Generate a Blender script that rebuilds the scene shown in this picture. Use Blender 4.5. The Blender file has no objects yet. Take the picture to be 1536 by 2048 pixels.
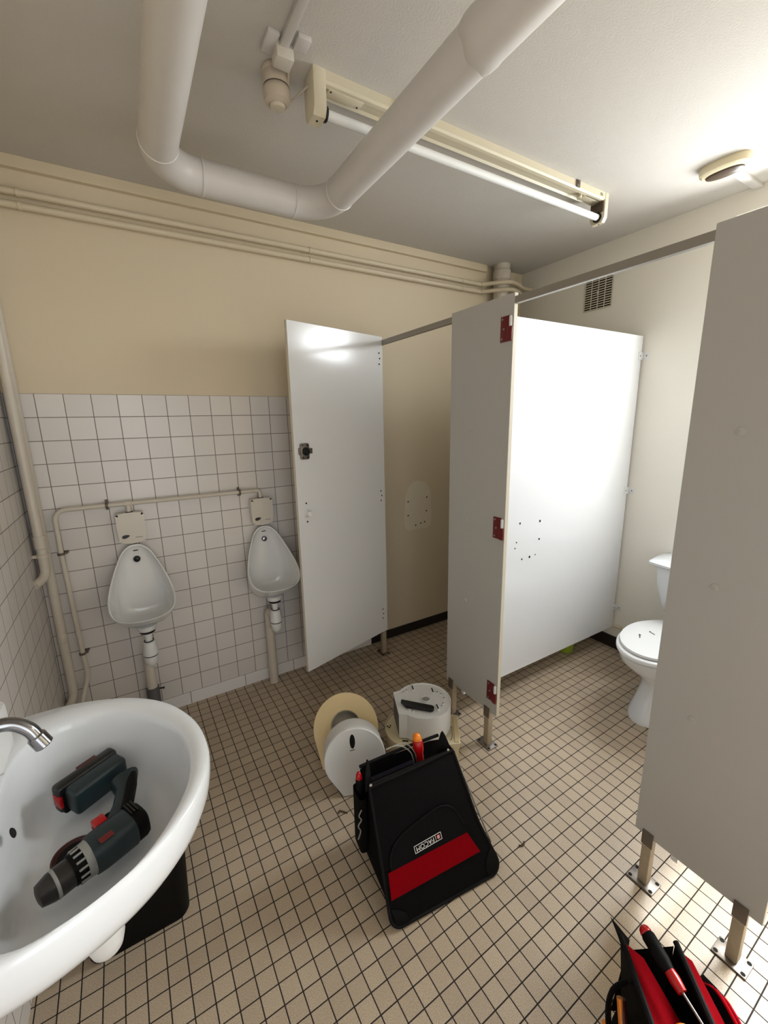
import bpy, bmesh, math, random
from mathutils import Vector, Matrix
random.seed(7)
PI = math.pi
SC = bpy.context.scene
COL = SC.collection

# ------------------------------------------------------------------ camera
cam_d = bpy.data.cameras.new('camera'); cam = bpy.data.objects.new('camera', cam_d); COL.objects.link(cam)
cam_d.sensor_fit = 'HORIZONTAL'; cam_d.sensor_width = 36.0
cam_d.lens = 835.5436 / 1536 * 36.0
cam_d.clip_start = 0.02
RR = [[0.854524, -0.5190622, -0.0190571], [-0.127636, -0.1742775, -0.9763895], [0.5034857, 0.8367806, -0.2151753]]
cr, cd_, cf = Vector(RR[0]), Vector(RR[1]), Vector(RR[2])
m = Matrix.Identity(4)
for i in range(3):
    m[i][0] = cr[i]; m[i][1] = -cd_[i]; m[i][2] = -cf[i]
m.translation = Vector((0.32076, -2.38561, 1.56029))
cam.matrix_world = m
SC.camera = cam

# ------------------------------------------------------------------ exposure, world, lights
SC.view_settings.view_transform = 'Standard'; SC.view_settings.look = 'None'
SC.view_settings.gamma = 1.0; SC.view_settings.use_curve_mapping = False
SC.view_settings.exposure = -0.2
W = bpy.data.worlds.new('world'); SC.world = W; W.use_nodes = True
W.node_tree.nodes['Background'].inputs[0].default_value = (0.85, 0.92, 1.0, 1)
W.node_tree.nodes['Background'].inputs[1].default_value = 1.0

def area(name, loc, rot, sx, sy, power, color, spread=PI):
    d = bpy.data.lights.new(name, 'AREA'); d.shape = 'RECTANGLE'; d.size = sx; d.size_y = sy
    d.energy = power; d.color = color; d.spread = spread
    o = bpy.data.objects.new(name, d); COL.objects.link(o); o.location = loc; o.rotation_euler = rot
    return o
# daylight through the two windows of the toilet wall; boost and fill lamps are added
area('daylight_a', (3.10, -1.60, 1.83), (0, math.radians(76), 0), 1.32, 0.50, 29, (0.93, 0.975, 1.0), math.radians(170))
area('upper_boost_light', (3.09, -1.60, 2.30), (0, math.radians(58), 0), 0.30, 0.50, 10, (0.93, 0.975, 1.0), math.radians(170))  # extra lamp added high in the window to brighten the first stall's wall
area('daylight_b', (3.10, -2.42, 1.76), (0, math.radians(46), 0), 1.25, 0.74, 84, (0.93, 0.975, 1.0), math.radians(122))
area('fill_light', (0.42, -3.10, 1.35), (math.radians(90), 0, math.radians(6)), 0.75, 1.7, 3.6, (0.97, 0.99, 1.0), math.radians(92))  # unseen fill lamp added to brighten the room from behind the camera

# ------------------------------------------------------------------ materials
def new_mat(name):
    mt = bpy.data.materials.new(name); mt.use_nodes = True
    nt = mt.node_tree; b = nt.nodes['Principled BSDF']
    return mt, nt, b
def lin(c):
    return tuple((x / 12.92 if x <= 0.04045 else ((x + 0.055) / 1.055) ** 2.4) for x in c)
def mat(name, c, rough=0.5, metal=0.0, var=0.04, scale=18.0, bump=0.0, bscale=200.0, coat=0.0, spec=0.5, detail=4.0):
    mt, nt, b = new_mat(name)
    c = lin(c)
    b.inputs['Roughness'].default_value = rough; b.inputs['Metallic'].default_value = metal
    b.inputs['Coat Weight'].default_value = coat
    b.inputs['Specular IOR Level'].default_value = spec
    tc = nt.nodes.new('ShaderNodeTexCoord'); n = nt.nodes.new('ShaderNodeTexNoise')
    n.inputs['Scale'].default_value = scale; n.inputs['Detail'].default_value = detail
    nt.links.new(tc.outputs['Object'], n.inputs['Vector'])
    r = nt.nodes.new('ShaderNodeMix'); r.data_type = 'RGBA'
    r.inputs['A'].default_value = (*[x * (1 - var) for x in c], 1)
    r.inputs['B'].default_value = (*[min(1, x * (1 + var)) for x in c], 1)
    nt.links.new(n.outputs['Fac'], r.inputs['Factor']); nt.links.new(r.outputs['Result'], b.inputs['Base Color'])
    if bump > 0:
        n2 = nt.nodes.new('ShaderNodeTexNoise'); n2.inputs['Scale'].default_value = bscale; n2.inputs['Detail'].default_value = 3
        bp = nt.nodes.new('ShaderNodeBump'); bp.inputs['Strength'].default_value = bump; bp.inputs['Distance'].default_value = 0.002
        nt.links.new(tc.outputs['Object'], n2.inputs['Vector']); nt.links.new(n2.outputs['Fac'], bp.inputs['Height'])
        nt.links.new(bp.outputs['Normal'], b.inputs['Normal'])
    return mt
def tile_mat(name, c1, c2, grout, pitch_x, pitch_y, mortar, axes, off=(0, 0), rot=0.0, rough=0.3, speckle=None, bump=0.5, coat=0.0):
    mt, nt, b = new_mat(name)
    tc = nt.nodes.new('ShaderNodeTexCoord'); sp = nt.nodes.new('ShaderNodeSeparateXYZ'); cb = nt.nodes.new('ShaderNodeCombineXYZ')
    nt.links.new(tc.outputs['Object'], sp.inputs[0])
    nt.links.new(sp.outputs[axes[0]], cb.inputs[0]); nt.links.new(sp.outputs[axes[1]], cb.inputs[1])
    mp = nt.nodes.new('ShaderNodeMapping'); mp.inputs['Rotation'].default_value = (0, 0, rot)
    mp.inputs['Location'].default_value = (off[0], off[1], 0)
    nt.links.new(cb.outputs[0], mp.inputs[0])
    br = nt.nodes.new('ShaderNodeTexBrick'); br.offset = 0.0; br.squash = 1.0
    br.inputs['Scale'].default_value = 1.0; br.inputs['Brick Width'].default_value = pitch_x; br.inputs['Row Height'].default_value = pitch_y
    br.inputs['Mortar Size'].default_value = mortar; br.inputs['Mortar Smooth'].default_value = 0.3; br.inputs['Bias'].default_value = 0.0
    br.inputs['Color1'].default_value = (*lin(c1), 1); br.inputs['Color2'].default_value = (*lin(c2), 1); br.inputs['Mortar'].default_value = (*lin(grout), 1)
    nt.links.new(mp.outputs[0], br.inputs['Vector'])
    out = br.outputs['Color']
    if speckle:
        n = nt.nodes.new('ShaderNodeTexNoise'); n.inputs['Scale'].default_value = speckle[0]; n.inputs['Detail'].default_value = 2
        nt.links.new(tc.outputs['Object'], n.inputs['Vector'])
        mr = nt.nodes.new('ShaderNodeMapRange'); mr.inputs['From Min'].default_value = 0.3; mr.inputs['From Max'].default_value = 0.7
        mr.inputs['To Min'].default_value = 1 - speckle[1]; mr.inputs['To Max'].default_value = 1 + speckle[1]
        nt.links.new(n.outputs['Fac'], mr.inputs['Value'])
        n3 = nt.nodes.new('ShaderNodeTexNoise'); n3.inputs['Scale'].default_value = 3.0; n3.inputs['Detail'].default_value = 4
        nt.links.new(tc.outputs['Object'], n3.inputs['Vector'])
        mr3 = nt.nodes.new('ShaderNodeMapRange'); mr3.inputs['From Min'].default_value = 0.3; mr3.inputs['From Max'].default_value = 0.7
        mr3.inputs['To Min'].default_value = 0.93; mr3.inputs['To Max'].default_value = 1.07
        nt.links.new(n3.outputs['Fac'], mr3.inputs['Value'])
        mm = nt.nodes.new('ShaderNodeMath'); mm.operation = 'MULTIPLY'
        nt.links.new(mr.outputs[0], mm.inputs[0]); nt.links.new(mr3.outputs[0], mm.inputs[1])
        vs = nt.nodes.new('ShaderNodeVectorMath'); vs.operation = 'SCALE'
        nt.links.new(out, vs.inputs[0]); nt.links.new(mm.outputs[0], vs.inputs['Scale']); out = vs.outputs[0]
    nt.links.new(out, b.inputs['Base Color'])
    mr2 = nt.nodes.new('ShaderNodeMapRange'); mr2.inputs['To Min'].default_value = rough; mr2.inputs['To Max'].default_value = 0.85
    nt.links.new(br.outputs['Fac'], mr2.inputs['Value']); nt.links.new(mr2.outputs[0], b.inputs['Roughness'])
    iv = nt.nodes.new('ShaderNodeMath'); iv.operation = 'SUBTRACT'; iv.inputs[0].default_value = 1.0
    nt.links.new(br.outputs['Fac'], iv.inputs[1])
    bp = nt.nodes.new('ShaderNodeBump'); bp.inputs['Strength'].default_value = bump; bp.inputs['Distance'].default_value = 0.001
    nt.links.new(iv.outputs[0], bp.inputs['Height']); nt.links.new(bp.outputs['Normal'], b.inputs['Normal'])
    b.inputs['Coat Weight'].default_value = coat
    return mt

M = {}
M['ceiling'] = mat('ceiling_paint', (0.79, 0.768, 0.735), 0.75, bump=0.6, bscale=150, var=0.02)
M['beige'] = mat('beige_wall_paint', (0.845, 0.785, 0.675), 0.6, var=0.03, scale=3, bump=0.15, bscale=180)
M['beige2'] = mat('cream_wall_paint', (0.925, 0.905, 0.86), 0.6, var=0.03, scale=3, bump=0.15, bscale=180)
M['beige_trim'] = mat('beige_trim_paint', (0.83, 0.77, 0.655), 0.5, var=0.03)
M['tile_back'] = tile_mat('wall_tile_back', (0.865, 0.843, 0.822), (0.83, 0.808, 0.788), (0.50, 0.46, 0.43), 0.102, 0.102, 0.0019, (0, 2), off=(0.0, -1.701 + 2.04), rough=0.28)
M['tile_left'] = tile_mat('wall_tile_left', (0.865, 0.843, 0.822), (0.83, 0.808, 0.788), (0.50, 0.46, 0.43), 0.102, 0.102, 0.0019, (1, 2), off=(0.03 + 5.1, -1.701 + 2.04), rough=0.28)
M['plinth'] = tile_mat('plinth_tile', (0.90, 0.885, 0.875), (0.88, 0.865, 0.855), (0.42, 0.38, 0.35), 0.303, 1.0, 0.0018, (0, 2), off=(-0.446 + 3.03, 0.5), rough=0.25)
M['floor'] = tile_mat('floor_tile', (0.72, 0.65, 0.56), (0.675, 0.605, 0.52), (0.11, 0.075, 0.055), 0.0529, 0.0529, 0.0019, (0, 1), off=(0.0049 + 5.29, -0.0049 + 5.29), rot=-math.radians(0.8), rough=0.34, speckle=(420.0, 0.30), bump=0.6)
M['dark_plinth'] = mat('dark_plinth_tile', (0.13, 0.11, 0.11), 0.3, var=0.2)
M['pipe'] = mat('painted_pipe', (0.82, 0.80, 0.78), 0.4, bump=0.1, bscale=60)
M['cream_pipe'] = mat('cream_pipe_paint', (0.80, 0.765, 0.71), 0.35, bump=0.1, bscale=80)
M['beige_pipe'] = mat('beige_pipe_paint', (0.83, 0.775, 0.67), 0.42, bump=0.1, bscale=80)
M['laminate'] = mat('white_laminate', (0.88, 0.88, 0.88), 0.16, var=0.01, bump=0.03, bscale=300)
M['edge'] = mat('laminate_edge', (0.83, 0.79, 0.71), 0.45, var=0.03)
M['pilaster'] = mat('shade_toned_laminate', (0.71, 0.70, 0.68), 0.42, var=0.015, bump=0.05, bscale=400)  # same white laminate as the door, darkened in colour to imitate shade
M['alu'] = mat('dull_aluminium', (0.60, 0.58, 0.55), 0.45, metal=0.6, var=0.05)
M['steel'] = mat('worn_steel', (0.50, 0.47, 0.44), 0.36, metal=0.85, var=0.2, scale=60)
M['legpaint'] = mat('cream_leg_paint', (0.66, 0.60, 0.51), 0.5, var=0.18, scale=45)
M['bracket'] = mat('brown_grey_bracket', (0.42, 0.38, 0.34), 0.5, metal=0.3, var=0.1)
M['chrome'] = mat('chrome', (0.55, 0.55, 0.56), 0.16, metal=1.0, var=0.1, scale=40)
M['red_metal'] = mat('dark_red_hinge', (0.40, 0.03, 0.06), 0.4, var=0.1)
M['ceramic'] = mat('white_ceramic', (0.875, 0.885, 0.895), 0.10, var=0.005, coat=0.0)
M['urinal_ceramic'] = mat('urinal_ceramic', (0.90, 0.90, 0.895), 0.12, var=0.01, coat=0.2)
M['white_plastic'] = mat('white_plastic', (0.88, 0.88, 0.875), 0.35, var=0.01)
M['cream_plastic'] = mat('cream_plastic', (0.86, 0.77, 0.58), 0.4, var=0.03)
M['cream_light'] = mat('pale_cream_plastic', (0.86, 0.81, 0.68), 0.38, var=0.02)
M['sensor_plastic'] = mat('ivory_plastic', (0.83, 0.80, 0.75), 0.35, var=0.02)
M['fixture'] = mat('ivory_enamel', (0.84, 0.80, 0.70), 0.35, var=0.02)
M['detector'] = mat('old_ivory_plastic', (0.78, 0.73, 0.66), 0.4, var=0.03)
M['tube'] = mat('lamp_tube_glass', (0.93, 0.93, 0.92), 0.12, var=0.01)
M['black'] = mat('black_plastic', (0.045, 0.045, 0.045), 0.35, var=0.1)
M['matt_black'] = mat('matt_black_plastic', (0.03, 0.028, 0.028), 0.6, spec=0.12, var=0.1)
M['dark_hole'] = mat('dark_hole', (0.02, 0.018, 0.016), 0.9, var=0.1)
M['brown'] = mat('smoked_brown', (0.30, 0.24, 0.19), 0.3, var=0.15, scale=80)
M['core_grey'] = mat('grey_core', (0.80, 0.78, 0.73), 0.5, var=0.05)
M['dark_chrome'] = mat('tarnished_chrome', (0.16, 0.17, 0.16), 0.3, metal=0.8, var=0.2, scale=90)
M['dim_red'] = mat('dim_red_plastic', (0.40, 0.06, 0.06), 0.4, var=0.05)
M['grey_plastic'] = mat('grey_plastic', (0.36, 0.36, 0.37), 0.5, var=0.06)
M['bag'] = mat('black_canvas', (0.035, 0.032, 0.035), 0.85, spec=0.12, var=0.15, scale=150, bump=0.5, bscale=900)
M['bag_trim'] = mat('black_binding', (0.06, 0.057, 0.058), 0.6, spec=0.12, var=0.1, bump=0.3, bscale=700)
M['red_cloth'] = mat('red_canvas', (0.64, 0.0, 0.07), 0.9, spec=0.12, var=0.08, scale=120, bump=0.4, bscale=900)
M['navy'] = mat('navy_lining', (0.03, 0.035, 0.12), 0.8, var=0.1)
M['white_print'] = mat('white_print', (0.85, 0.84, 0.83), 0.6, var=0.01)
M['red_print'] = mat('red_print', (0.70, 0.16, 0.18), 0.6, var=0.01)
M['red_plastic'] = mat('red_plastic', (0.66, 0.04, 0.07), 0.25, var=0.03)
M['orange'] = mat('orange_plastic', (0.90, 0.50, 0.10), 0.35, var=0.03)
M['teal'] = mat('dark_teal_plastic', (0.08, 0.15, 0.165), 0.45, var=0.1)
M['chuck'] = mat('chuck_metal', (0.17, 0.155, 0.145), 0.4, metal=0.3, var=0.1)
M['grey_ring'] = mat('grey_ring', (0.55, 0.55, 0.53), 0.45, var=0.05)
M['wire'] = mat('cable_grey', (0.55, 0.53, 0.50), 0.4, var=0.05)
M['rust'] = mat('dark_red_rubber', (0.26, 0.075, 0.055), 0.45, var=0.2)
M['lime'] = mat('lime_plastic', (0.62, 0.70, 0.18), 0.4, var=0.05)
M['stain'] = mat('pale_paint_patch', (0.88, 0.835, 0.745), 0.6, var=0.06, scale=30)
M['debris'] = mat('brown_debris', (0.28, 0.21, 0.15), 0.8, var=0.2)
M['clear'] = mat('yellowed_lens', (0.80, 0.76, 0.68), 0.15, var=0.03)
M['glass'] = mat('window_glass', (1, 1, 1), 0.02)
_g = M['glass'].node_tree; _b = _g.nodes['Principled BSDF']
_t = _g.nodes.new('ShaderNodeBsdfTransparent'); _x = _g.nodes.new('ShaderNodeMixShader'); _x.inputs[0].default_value = 0.06
_g.links.new(_t.outputs[0], _x.inputs[1]); _g.links.new(_b.outputs[0], _x.inputs[2])
_g.links.new(_x.outputs[0], _g.nodes['Material Output'].inputs['Surface'])

# ------------------------------------------------------------------ object helpers
ORG = {}
def thing(name, label, cat, loc=(0, 0, 0), group=None):
    o = bpy.data.objects.new(name, None); COL.objects.link(o); o.empty_display_size = 0.05
    o.location = loc; o['label'] = label; o['category'] = cat
    if group: o['group'] = group
    ORG[o] = Vector(loc)
    return o
def obj(name, bm, mt, parent=None, smooth=True, angle=35, label=None):
    """bm is in world coordinates; becomes one mesh object"""
    org = ORG[parent] if parent is not None else Vector((0, 0, 0))
    bmesh.ops.translate(bm, verts=bm.verts, vec=-org)
    bmesh.ops.recalc_face_normals(bm, faces=bm.faces)
    me = bpy.data.meshes.new(name); bm.to_mesh(me); bm.free()
    for x in (mt if isinstance(mt, (list, tuple)) else [mt]): me.materials.append(x)
    if smooth:
        me.polygons.foreach_set('use_smooth', [True] * len(me.polygons))
        me.set_sharp_from_angle(angle=math.radians(angle))
    o = bpy.data.objects.new(name, me); COL.objects.link(o)
    ORG[o] = org
    if parent is not None: o.parent = parent
    if label: o['label'] = label
    return o
def tag(o, label, cat, group=None):
    o['label'] = label; o['category'] = cat
    if group: o['group'] = group
    return o
def struct(name, bm, mt, smooth=False, parent=None):
    o = obj(name, bm, mt, parent, smooth)
    if parent is None: o['kind'] = 'structure'
    return o
def B(): return bmesh.new()
def frame(o, x, y, z):
    """matrix with axes x,y,z and origin o"""
    mm = Matrix.Identity(4)
    for i in range(3):
        mm[i][0] = x[i]; mm[i][1] = y[i]; mm[i][2] = z[i]; mm[i][3] = o[i]
    return mm
ID = Matrix.Identity(4)
def box(bm, x0, x1, y0, y1, z0, z1, bev=0.0, seg=2, mx=ID, mi=0):
    vs = [bm.verts.new((x, y, z)) for x in (x0, x1) for y in (y0, y1) for z in (z0, z1)]
    fs = [bm.faces.new([vs[i] for i in f]) for f in ((0, 1, 3, 2), (4, 6, 7, 5), (0, 4, 5, 1), (2, 3, 7, 6), (0, 2, 6, 4), (1, 5, 7, 3))]
    allv = list(vs)
    if bev > 0:
        es = list({e for f in fs for e in f.edges})
        r = bmesh.ops.bevel(bm, geom=es, offset=bev, segments=seg, profile=0.5, affect='EDGES')
        allv = list({v for f in r['faces'] for v in f.verts} | {v for v in vs if v.is_valid})
        fs = list({f for v in allv for f in v.link_faces})
    for f in fs:
        if f.is_valid: f.material_index = mi
    bmesh.ops.transform(bm, matrix=mx, verts=[v for v in allv if v.is_valid])
    return bm
def ring_faces(bm, a, b, mi=0, closed=True):
    n = len(a)
    for i in range(n if closed else n - 1):
        f = bm.faces.new((a[i], a[(i + 1) % n], b[(i + 1) % n], b[i])); f.material_index = mi
def loft(bm, rings, cap0=True, cap1=True, mi=0, mx=ID):
    vr = [[bm.verts.new(mx @ Vector(p)) for p in r] for r in rings]
    for a, b in zip(vr, vr[1:]): ring_faces(bm, a, b, mi)
    if cap0: bm.faces.new(vr[0]).material_index = mi
    if cap1: bm.faces.new(vr[-1]).material_index = mi
    return bm
def lathe(bm, prof, seg=32, mx=ID, mi=0, cap0=True, cap1=True):
    rings = [[(r * math.cos(2 * PI * k / seg), r * math.sin(2 * PI * k / seg), z) for k in range(seg)] for r, z in prof]
    return loft(bm, rings, cap0, cap1, mi, mx)
def zmat(o, d):
    d = Vector(d).normalized(); q = d.to_track_quat('Z', 'Y')
    return Matrix.Translation(Vector(o)) @ q.to_matrix().to_4x4()
def fillet(pts, rad, n=8):
    pts = [Vector(p) for p in pts]; out = [pts[0]]
    for i in range(1, len(pts) - 1):
        r = rad[i - 1] if isinstance(rad, (list, tuple)) else rad
        a = (pts[i - 1] - pts[i]); b = (pts[i + 1] - pts[i]); la, lb = a.length, b.length
        a.normalize(); b.normalize(); ang = a.angle(b)
        if ang > PI - 0.02 or r <= 0: out.append(pts[i]); continue
        t = min(r / math.tan(ang / 2), la * 0.49, lb * 0.49); rr = t * math.tan(ang / 2)
        c = pts[i] + (a + b).normalized() * (rr / math.sin(ang / 2))
        p0 = pts[i] + a * t; p1 = pts[i] + b * t
        v0 = p0 - c; v1 = p1 - c; th = v0.angle(v1)
        for k in range(n + 1):
            s = k / n
            out.append(c + (v0 * math.sin((1 - s) * th) + v1 * math.sin(s * th)) / math.sin(th))
    out.append(pts[-1]); return out
def smooth_path(pts, n=6, closed=False):
    P = [Vector(p) for p in pts]; out = []
    N = len(P); rng = range(N if closed else N - 1)
    for i in rng:
        if closed: p0, p1, p2, p3 = P[(i - 1) % N], P[i], P[(i + 1) % N], P[(i + 2) % N]
        else: p0, p1, p2, p3 = P[max(i - 1, 0)], P[i], P[i + 1], P[min(i + 2, N - 1)]
        for k in range(n):
            t = k / n
            out.append(0.5 * ((2 * p1) + (p2 - p0) * t + (2 * p0 - 5 * p1 + 4 * p2 - p3) * t * t + (3 * p1 - p0 - 3 * p2 + p3) * t ** 3))
    if not closed: out.append(P[-1])
    return out
def tube(bm, pts, r, seg=20, cap=True, mi=0, flat=None):
    pts = [Vector(p) for p in pts]; n = len(pts)
    rs = r if isinstance(r, (list, tuple)) else [r] * n
    tan = []
    for i in range(n):
        t = pts[min(i + 1, n - 1)] - pts[max(i - 1, 0)]; tan.append(t.normalized())
    up = Vector((0, 0, 1)) if abs(tan[0].z) < 0.9 else Vector((1, 0, 0))
    nrm = (up - tan[0] * up.dot(tan[0])).normalized(); prev = None
    for i in range(n):
        if i: nrm = (nrm - tan[i] * nrm.dot(tan[i])).normalized()
        bi = tan[i].cross(nrm)
        fa, fb = flat if flat else (1, 1)
        ring = [bm.verts.new(pts[i] + (nrm * math.cos(2 * PI * k / seg) * fa + bi * math.sin(2 * PI * k / seg) * fb) * rs[i]) for k in range(seg)]
        if prev: ring_faces(bm, prev, ring, mi)
        elif cap: bm.faces.new(ring).material_index = mi
        prev = ring
    if cap: bm.faces.new(prev).material_index = mi
    return bm
def prism(bm, outline, z0, z1, mx=ID, bev=0.0, mi=0, seg=2):
    a = [bm.verts.new((p[0], p[1], z0)) for p in outline]; b = [bm.verts.new((p[0], p[1], z1)) for p in outline]
    ring_faces(bm, a, b, mi)
    f0 = bm.faces.new(a); f1 = bm.faces.new(b); f0.material_index = mi; f1.material_index = mi
    vs = a + b
    if bev > 0:
        es = list(set(f0.edges) | set(f1.edges))
        r = bmesh.ops.bevel(bm, geom=es, offset=bev, segments=seg, profile=0.5, affect='EDGES')
        vs = list({v for f in r['faces'] for v in f.verts} | {v for v in vs if v.is_valid})
    bmesh.ops.transform(bm, matrix=mx, verts=[v for v in vs if v.is_valid])
    return bm
def rrect(w, h, r, n=6, cx=0, cy=0):
    out = []
    for sx, sy, a0 in ((1, 1, 0), (-1, 1, 90), (-1, -1, 180), (1, -1, 270)):
        for k in range(n + 1):
            a = math.radians(a0 + 90 * k / n)
            out.append((cx + sx * (w / 2 - r) + r * math.cos(a), cy + sy * (h / 2 - r) + r * math.sin(a)))
    return out
def disc(bm, c, nrm, r, d=0.0006, seg=14, mi=0):
    return lathe(bm, [(r, 0), (r, d)], seg, zmat(c, nrm), mi)
def quad(bm, pts, mi=0):
    f = bm.faces.new([bm.verts.new(p) for p in pts]); f.material_index = mi; return bm

# ================================================================== SETTING
XL, XR, YE, ZC = -0.105, 3.0, -3.05, 2.60
struct('floor', box(B(), XL - 0.2, XR + 0.3, YE - 0.3, 0.2, -0.12, 0.0), M['floor'])
struct('ceiling', box(B(), XL - 0.2, XR + 0.3, YE - 0.3, 0.2, ZC, ZC + 0.15), M['ceiling'])
bm = B()
XT = 1.625
box(bm, XL - 0.15, XT, 0, 0.15, 0, 1.701, mi=0)
box(bm, XL - 0.15, XT, 0, 0.15, 1.701, ZC, mi=1)
box(bm, XT, XR + 0.25, 0, 0.15, 0, ZC, mi=1)
wall_back = struct('wall_back', bm, [M['tile_back'], M['beige']])
bm = B()
box(bm, XL - 0.15, XL, YE - 0.2, 0, 0, 1.701, mi=0)
box(bm, XL - 0.15, XL, YE - 0.2, 0, 1.701, ZC, mi=1)
struct('wall_left', bm, [M['tile_left'], M['beige']])
# toilet wall with two window openings
WZ0, WZ1 = 1.15, 2.50
wins = [(-1.84, -1.32), (-2.80, -2.04)]
bm = B()
ys = [0.0, -1.32, -1.84, -2.04, -2.80, YE]
for a, b_ in zip(ys, ys[1:]):
    if (b_, a) in wins:
        box(bm, XR, XR + 0.25, b_, a, 0, WZ0); box(bm, XR, XR + 0.25, b_, a, WZ1, ZC)
    else:
        box(bm, XR, XR + 0.25, b_, a, 0, ZC)
struct('wall_right', bm, M['beige2'])
for i, (a, b_) in enumerate(wins):
    w = B(); t = 0.04; x0, x1 = XR + 0.16, XR + 0.21
    box(w, x0, x1, a, a + t, WZ0, WZ1); box(w, x0, x1, b_ - t, b_, WZ0, WZ1)
    box(w, x0, x1, a + t, b_ - t, WZ0, WZ0 + t); box(w, x0, x1, a + t, b_ - t, WZ1 - t, WZ1)
    fo = struct('window_%d' % (i + 1), w, M['white_plastic'])
    obj('pane', box(B(), XR + 0.18, XR + 0.186, a + t, b_ - t, WZ0 + t, WZ1 - t), M['glass'], fo, False)
# unseen wall behind the camera, doorway opening added for the fill lamp
bm = B()
box(bm, XL - 0.15, 0.05, YE - 0.15, YE, 0, ZC); box(bm, 1.05, XR + 0.25, YE - 0.15, YE, 0, ZC); box(bm, 0.05, 1.05, YE - 0.15, YE, 2.2, ZC)
struct('wall_front', bm, M['beige'])
# trims
struct('trim_1', box(B(), XL, 2.62, -0.028, 0.0, 2.556, ZC, 0.003), M['beige_trim'])
struct('baseboard_back', box(B(), XL, XT, -0.010, 0.0, 0.0, 0.070, 0.0015), M['plinth'])
struct('baseboard_stall', box(B(), XT, XR, -0.010, 0.0, 0.0, 0.066, 0.0015), M['dark_plinth'])
struct('baseboard_right', box(B(), XR - 0.010, XR, -1.90, -0.01, 0.0, 0.085, 0.0015), M['dark_plinth'])
# pale outline of a removed dispenser in the first stall, with screw holes
bm = B()
out = [(p.x, p.y) for p in smooth_path([Vector((x, z, 0)) for x, z in [(1.93, 0.80), (1.925, 0.95), (1.94, 1.06), (1.985, 1.120), (2.04, 1.134), (2.10, 1.118), (2.145, 1.06), (2.157, 0.95), (2.15, 0.80), (2.04, 0.787)]], 5, True)]
mk = obj('dispenser_mark', prism(B(), out, 0, 0.0012, frame((0, -0.0, 0), (1, 0, 0), (0, 0, 1), (0, -1, 0))), M['stain'], wall_back, label='pale outline where a paper dispenser hung')
for x, z in [(1.955, 0.995), (2.118, 1.01), (1.955, 0.895), (2.115, 0.91), (2.02, 0.815), (2.065, 0.825), (2.10, 0.83)]:
    obj('screw_hole', disc(B(), (x, -0.0012, z), (0, -1, 0), 0.0055), M['dark_hole'], wall_back)

# ================================================================== CEILING THINGS
# big U shaped waste pipe
zc, r = 2.420, 0.0563
t = thing('waste_pipe', 'thick white painted pipe making a U bend under the ceiling', 'pipe', (0.522, -1.6, zc))
path = fillet([(0.522, -3.04, zc), (0.522, -0.585, zc), (1.146, -0.585, zc), (1.146, -3.04, zc)], 0.142, 12)
obj('pipe_run', tube(B(), path, r, 40), M['pipe'], t)
for c, d in (((0.668, -0.585, zc), (1, 0, 0)), ((1.008, -0.585, zc), (1, 0, 0)), ((0.522, -0.728, zc), (0, 1, 0)), ((1.146, -0.728, zc), (0, 1, 0))):
    obj('joint_ring', lathe(B(), [(r, -0.004), (r + 0.0025, -0.002), (r + 0.0025, 0.002), (r, 0.004)], 40, zmat(c, d), cap0=False, cap1=False), M['pipe'], t)
bm = B()
lathe(bm, [(r, 0.0), (r + 0.002, 0.006), (r + 0.005, 0.020), (r + 0.0055, 0.040), (r + 0.0035, 0.055), (r + 0.003, 0.30), (r, 0.305)], 40, zmat((1.146, -1.47, zc), (0, -1, 0.0)), cap0=False, cap1=False)
for v in bm.verts:
    a = math.atan2(v.co.z - zc, v.co.x - 1.146); v.co.y += 0.018 * math.sin(a + 0.7) + 0.004 * math.sin(5 * a)
obj('wrapped_socket', bm, M['pipe'], t)

# fluorescent lamp
fx0, fx1, fy = 0.935, 2.445, -0.965
t = thing('fluorescent_lamp', 'long ivory ceiling lamp with one bare white tube', 'ceiling lamp', (1.69, fy, ZC))
bm = B()
sec = [(-0.036, ZC), (-0.036, 2.574), (-0.030, 2.568), (-0.014, 2.568), (-0.008, 2.578), (0.030, 2.578), (0.036, 2.57), (0.036, ZC)]
loft(bm, [[(fx0 + 0.03, fy + y, z) for y, z in sec], [(fx1 - 0.02, fy + y, z) for y, z in sec]])
obj('housing', bm, M['fixture'], t, angle=20)
for x0, x1 in ((fx0, fx0 + 0.042), (fx1 - 0.022, fx1 + 0.004)):
    bm = B()
    prism(bm, [(-0.038, 0.0), (-0.038, -0.102), (-0.026, -0.122), (0.026, -0.122), (0.038, -0.102), (0.038, 0.0)], x0, x1,
          frame((0, fy, ZC), (0, 1, 0), (0, 0, 1), (1, 0, 0)), 0.003)
    e = obj('end_cap', bm, M['fixture'], t)
    obj('screw', disc(B(), ((x0 + x1) / 2, fy - 0.004, ZC - 0.122), (0, 0, -1), 0.0035, 0.001), M['dark_hole'], e)
zt = 2.504
obj('lamp_tube', tube(B(), [(fx0 + 0.045, fy - 0.004, zt), (fx1 - 0.024, fy - 0.004, zt)], 0.0145, 24), M['tube'], t)
for x in (fx0 + 0.046, fx1 - 0.030):
    obj('lamp_holder', lathe(B(), [(0.021, 0), (0.021, 0.008), (0.0150, 0.008), (0.0150, 0.0)], 24, zmat((x, fy - 0.004, zt), (1, 0, 0)), cap0=False, cap1=False), M['black'], t)
obj('holder_plate', box(B(), fx1 - 0.030, fx1 - 0.0215, fy - 0.033, fy + 0.033, 2.523, 2.566, 0.002), M['brown'], t)
cp = obj('cover_plate', box(B(), fx0 + 0.062, fx0 + 0.185, fy - 0.018, fy + 0.018, 2.566, 2.5775, 0.003), M['fixture'], t)
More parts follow.
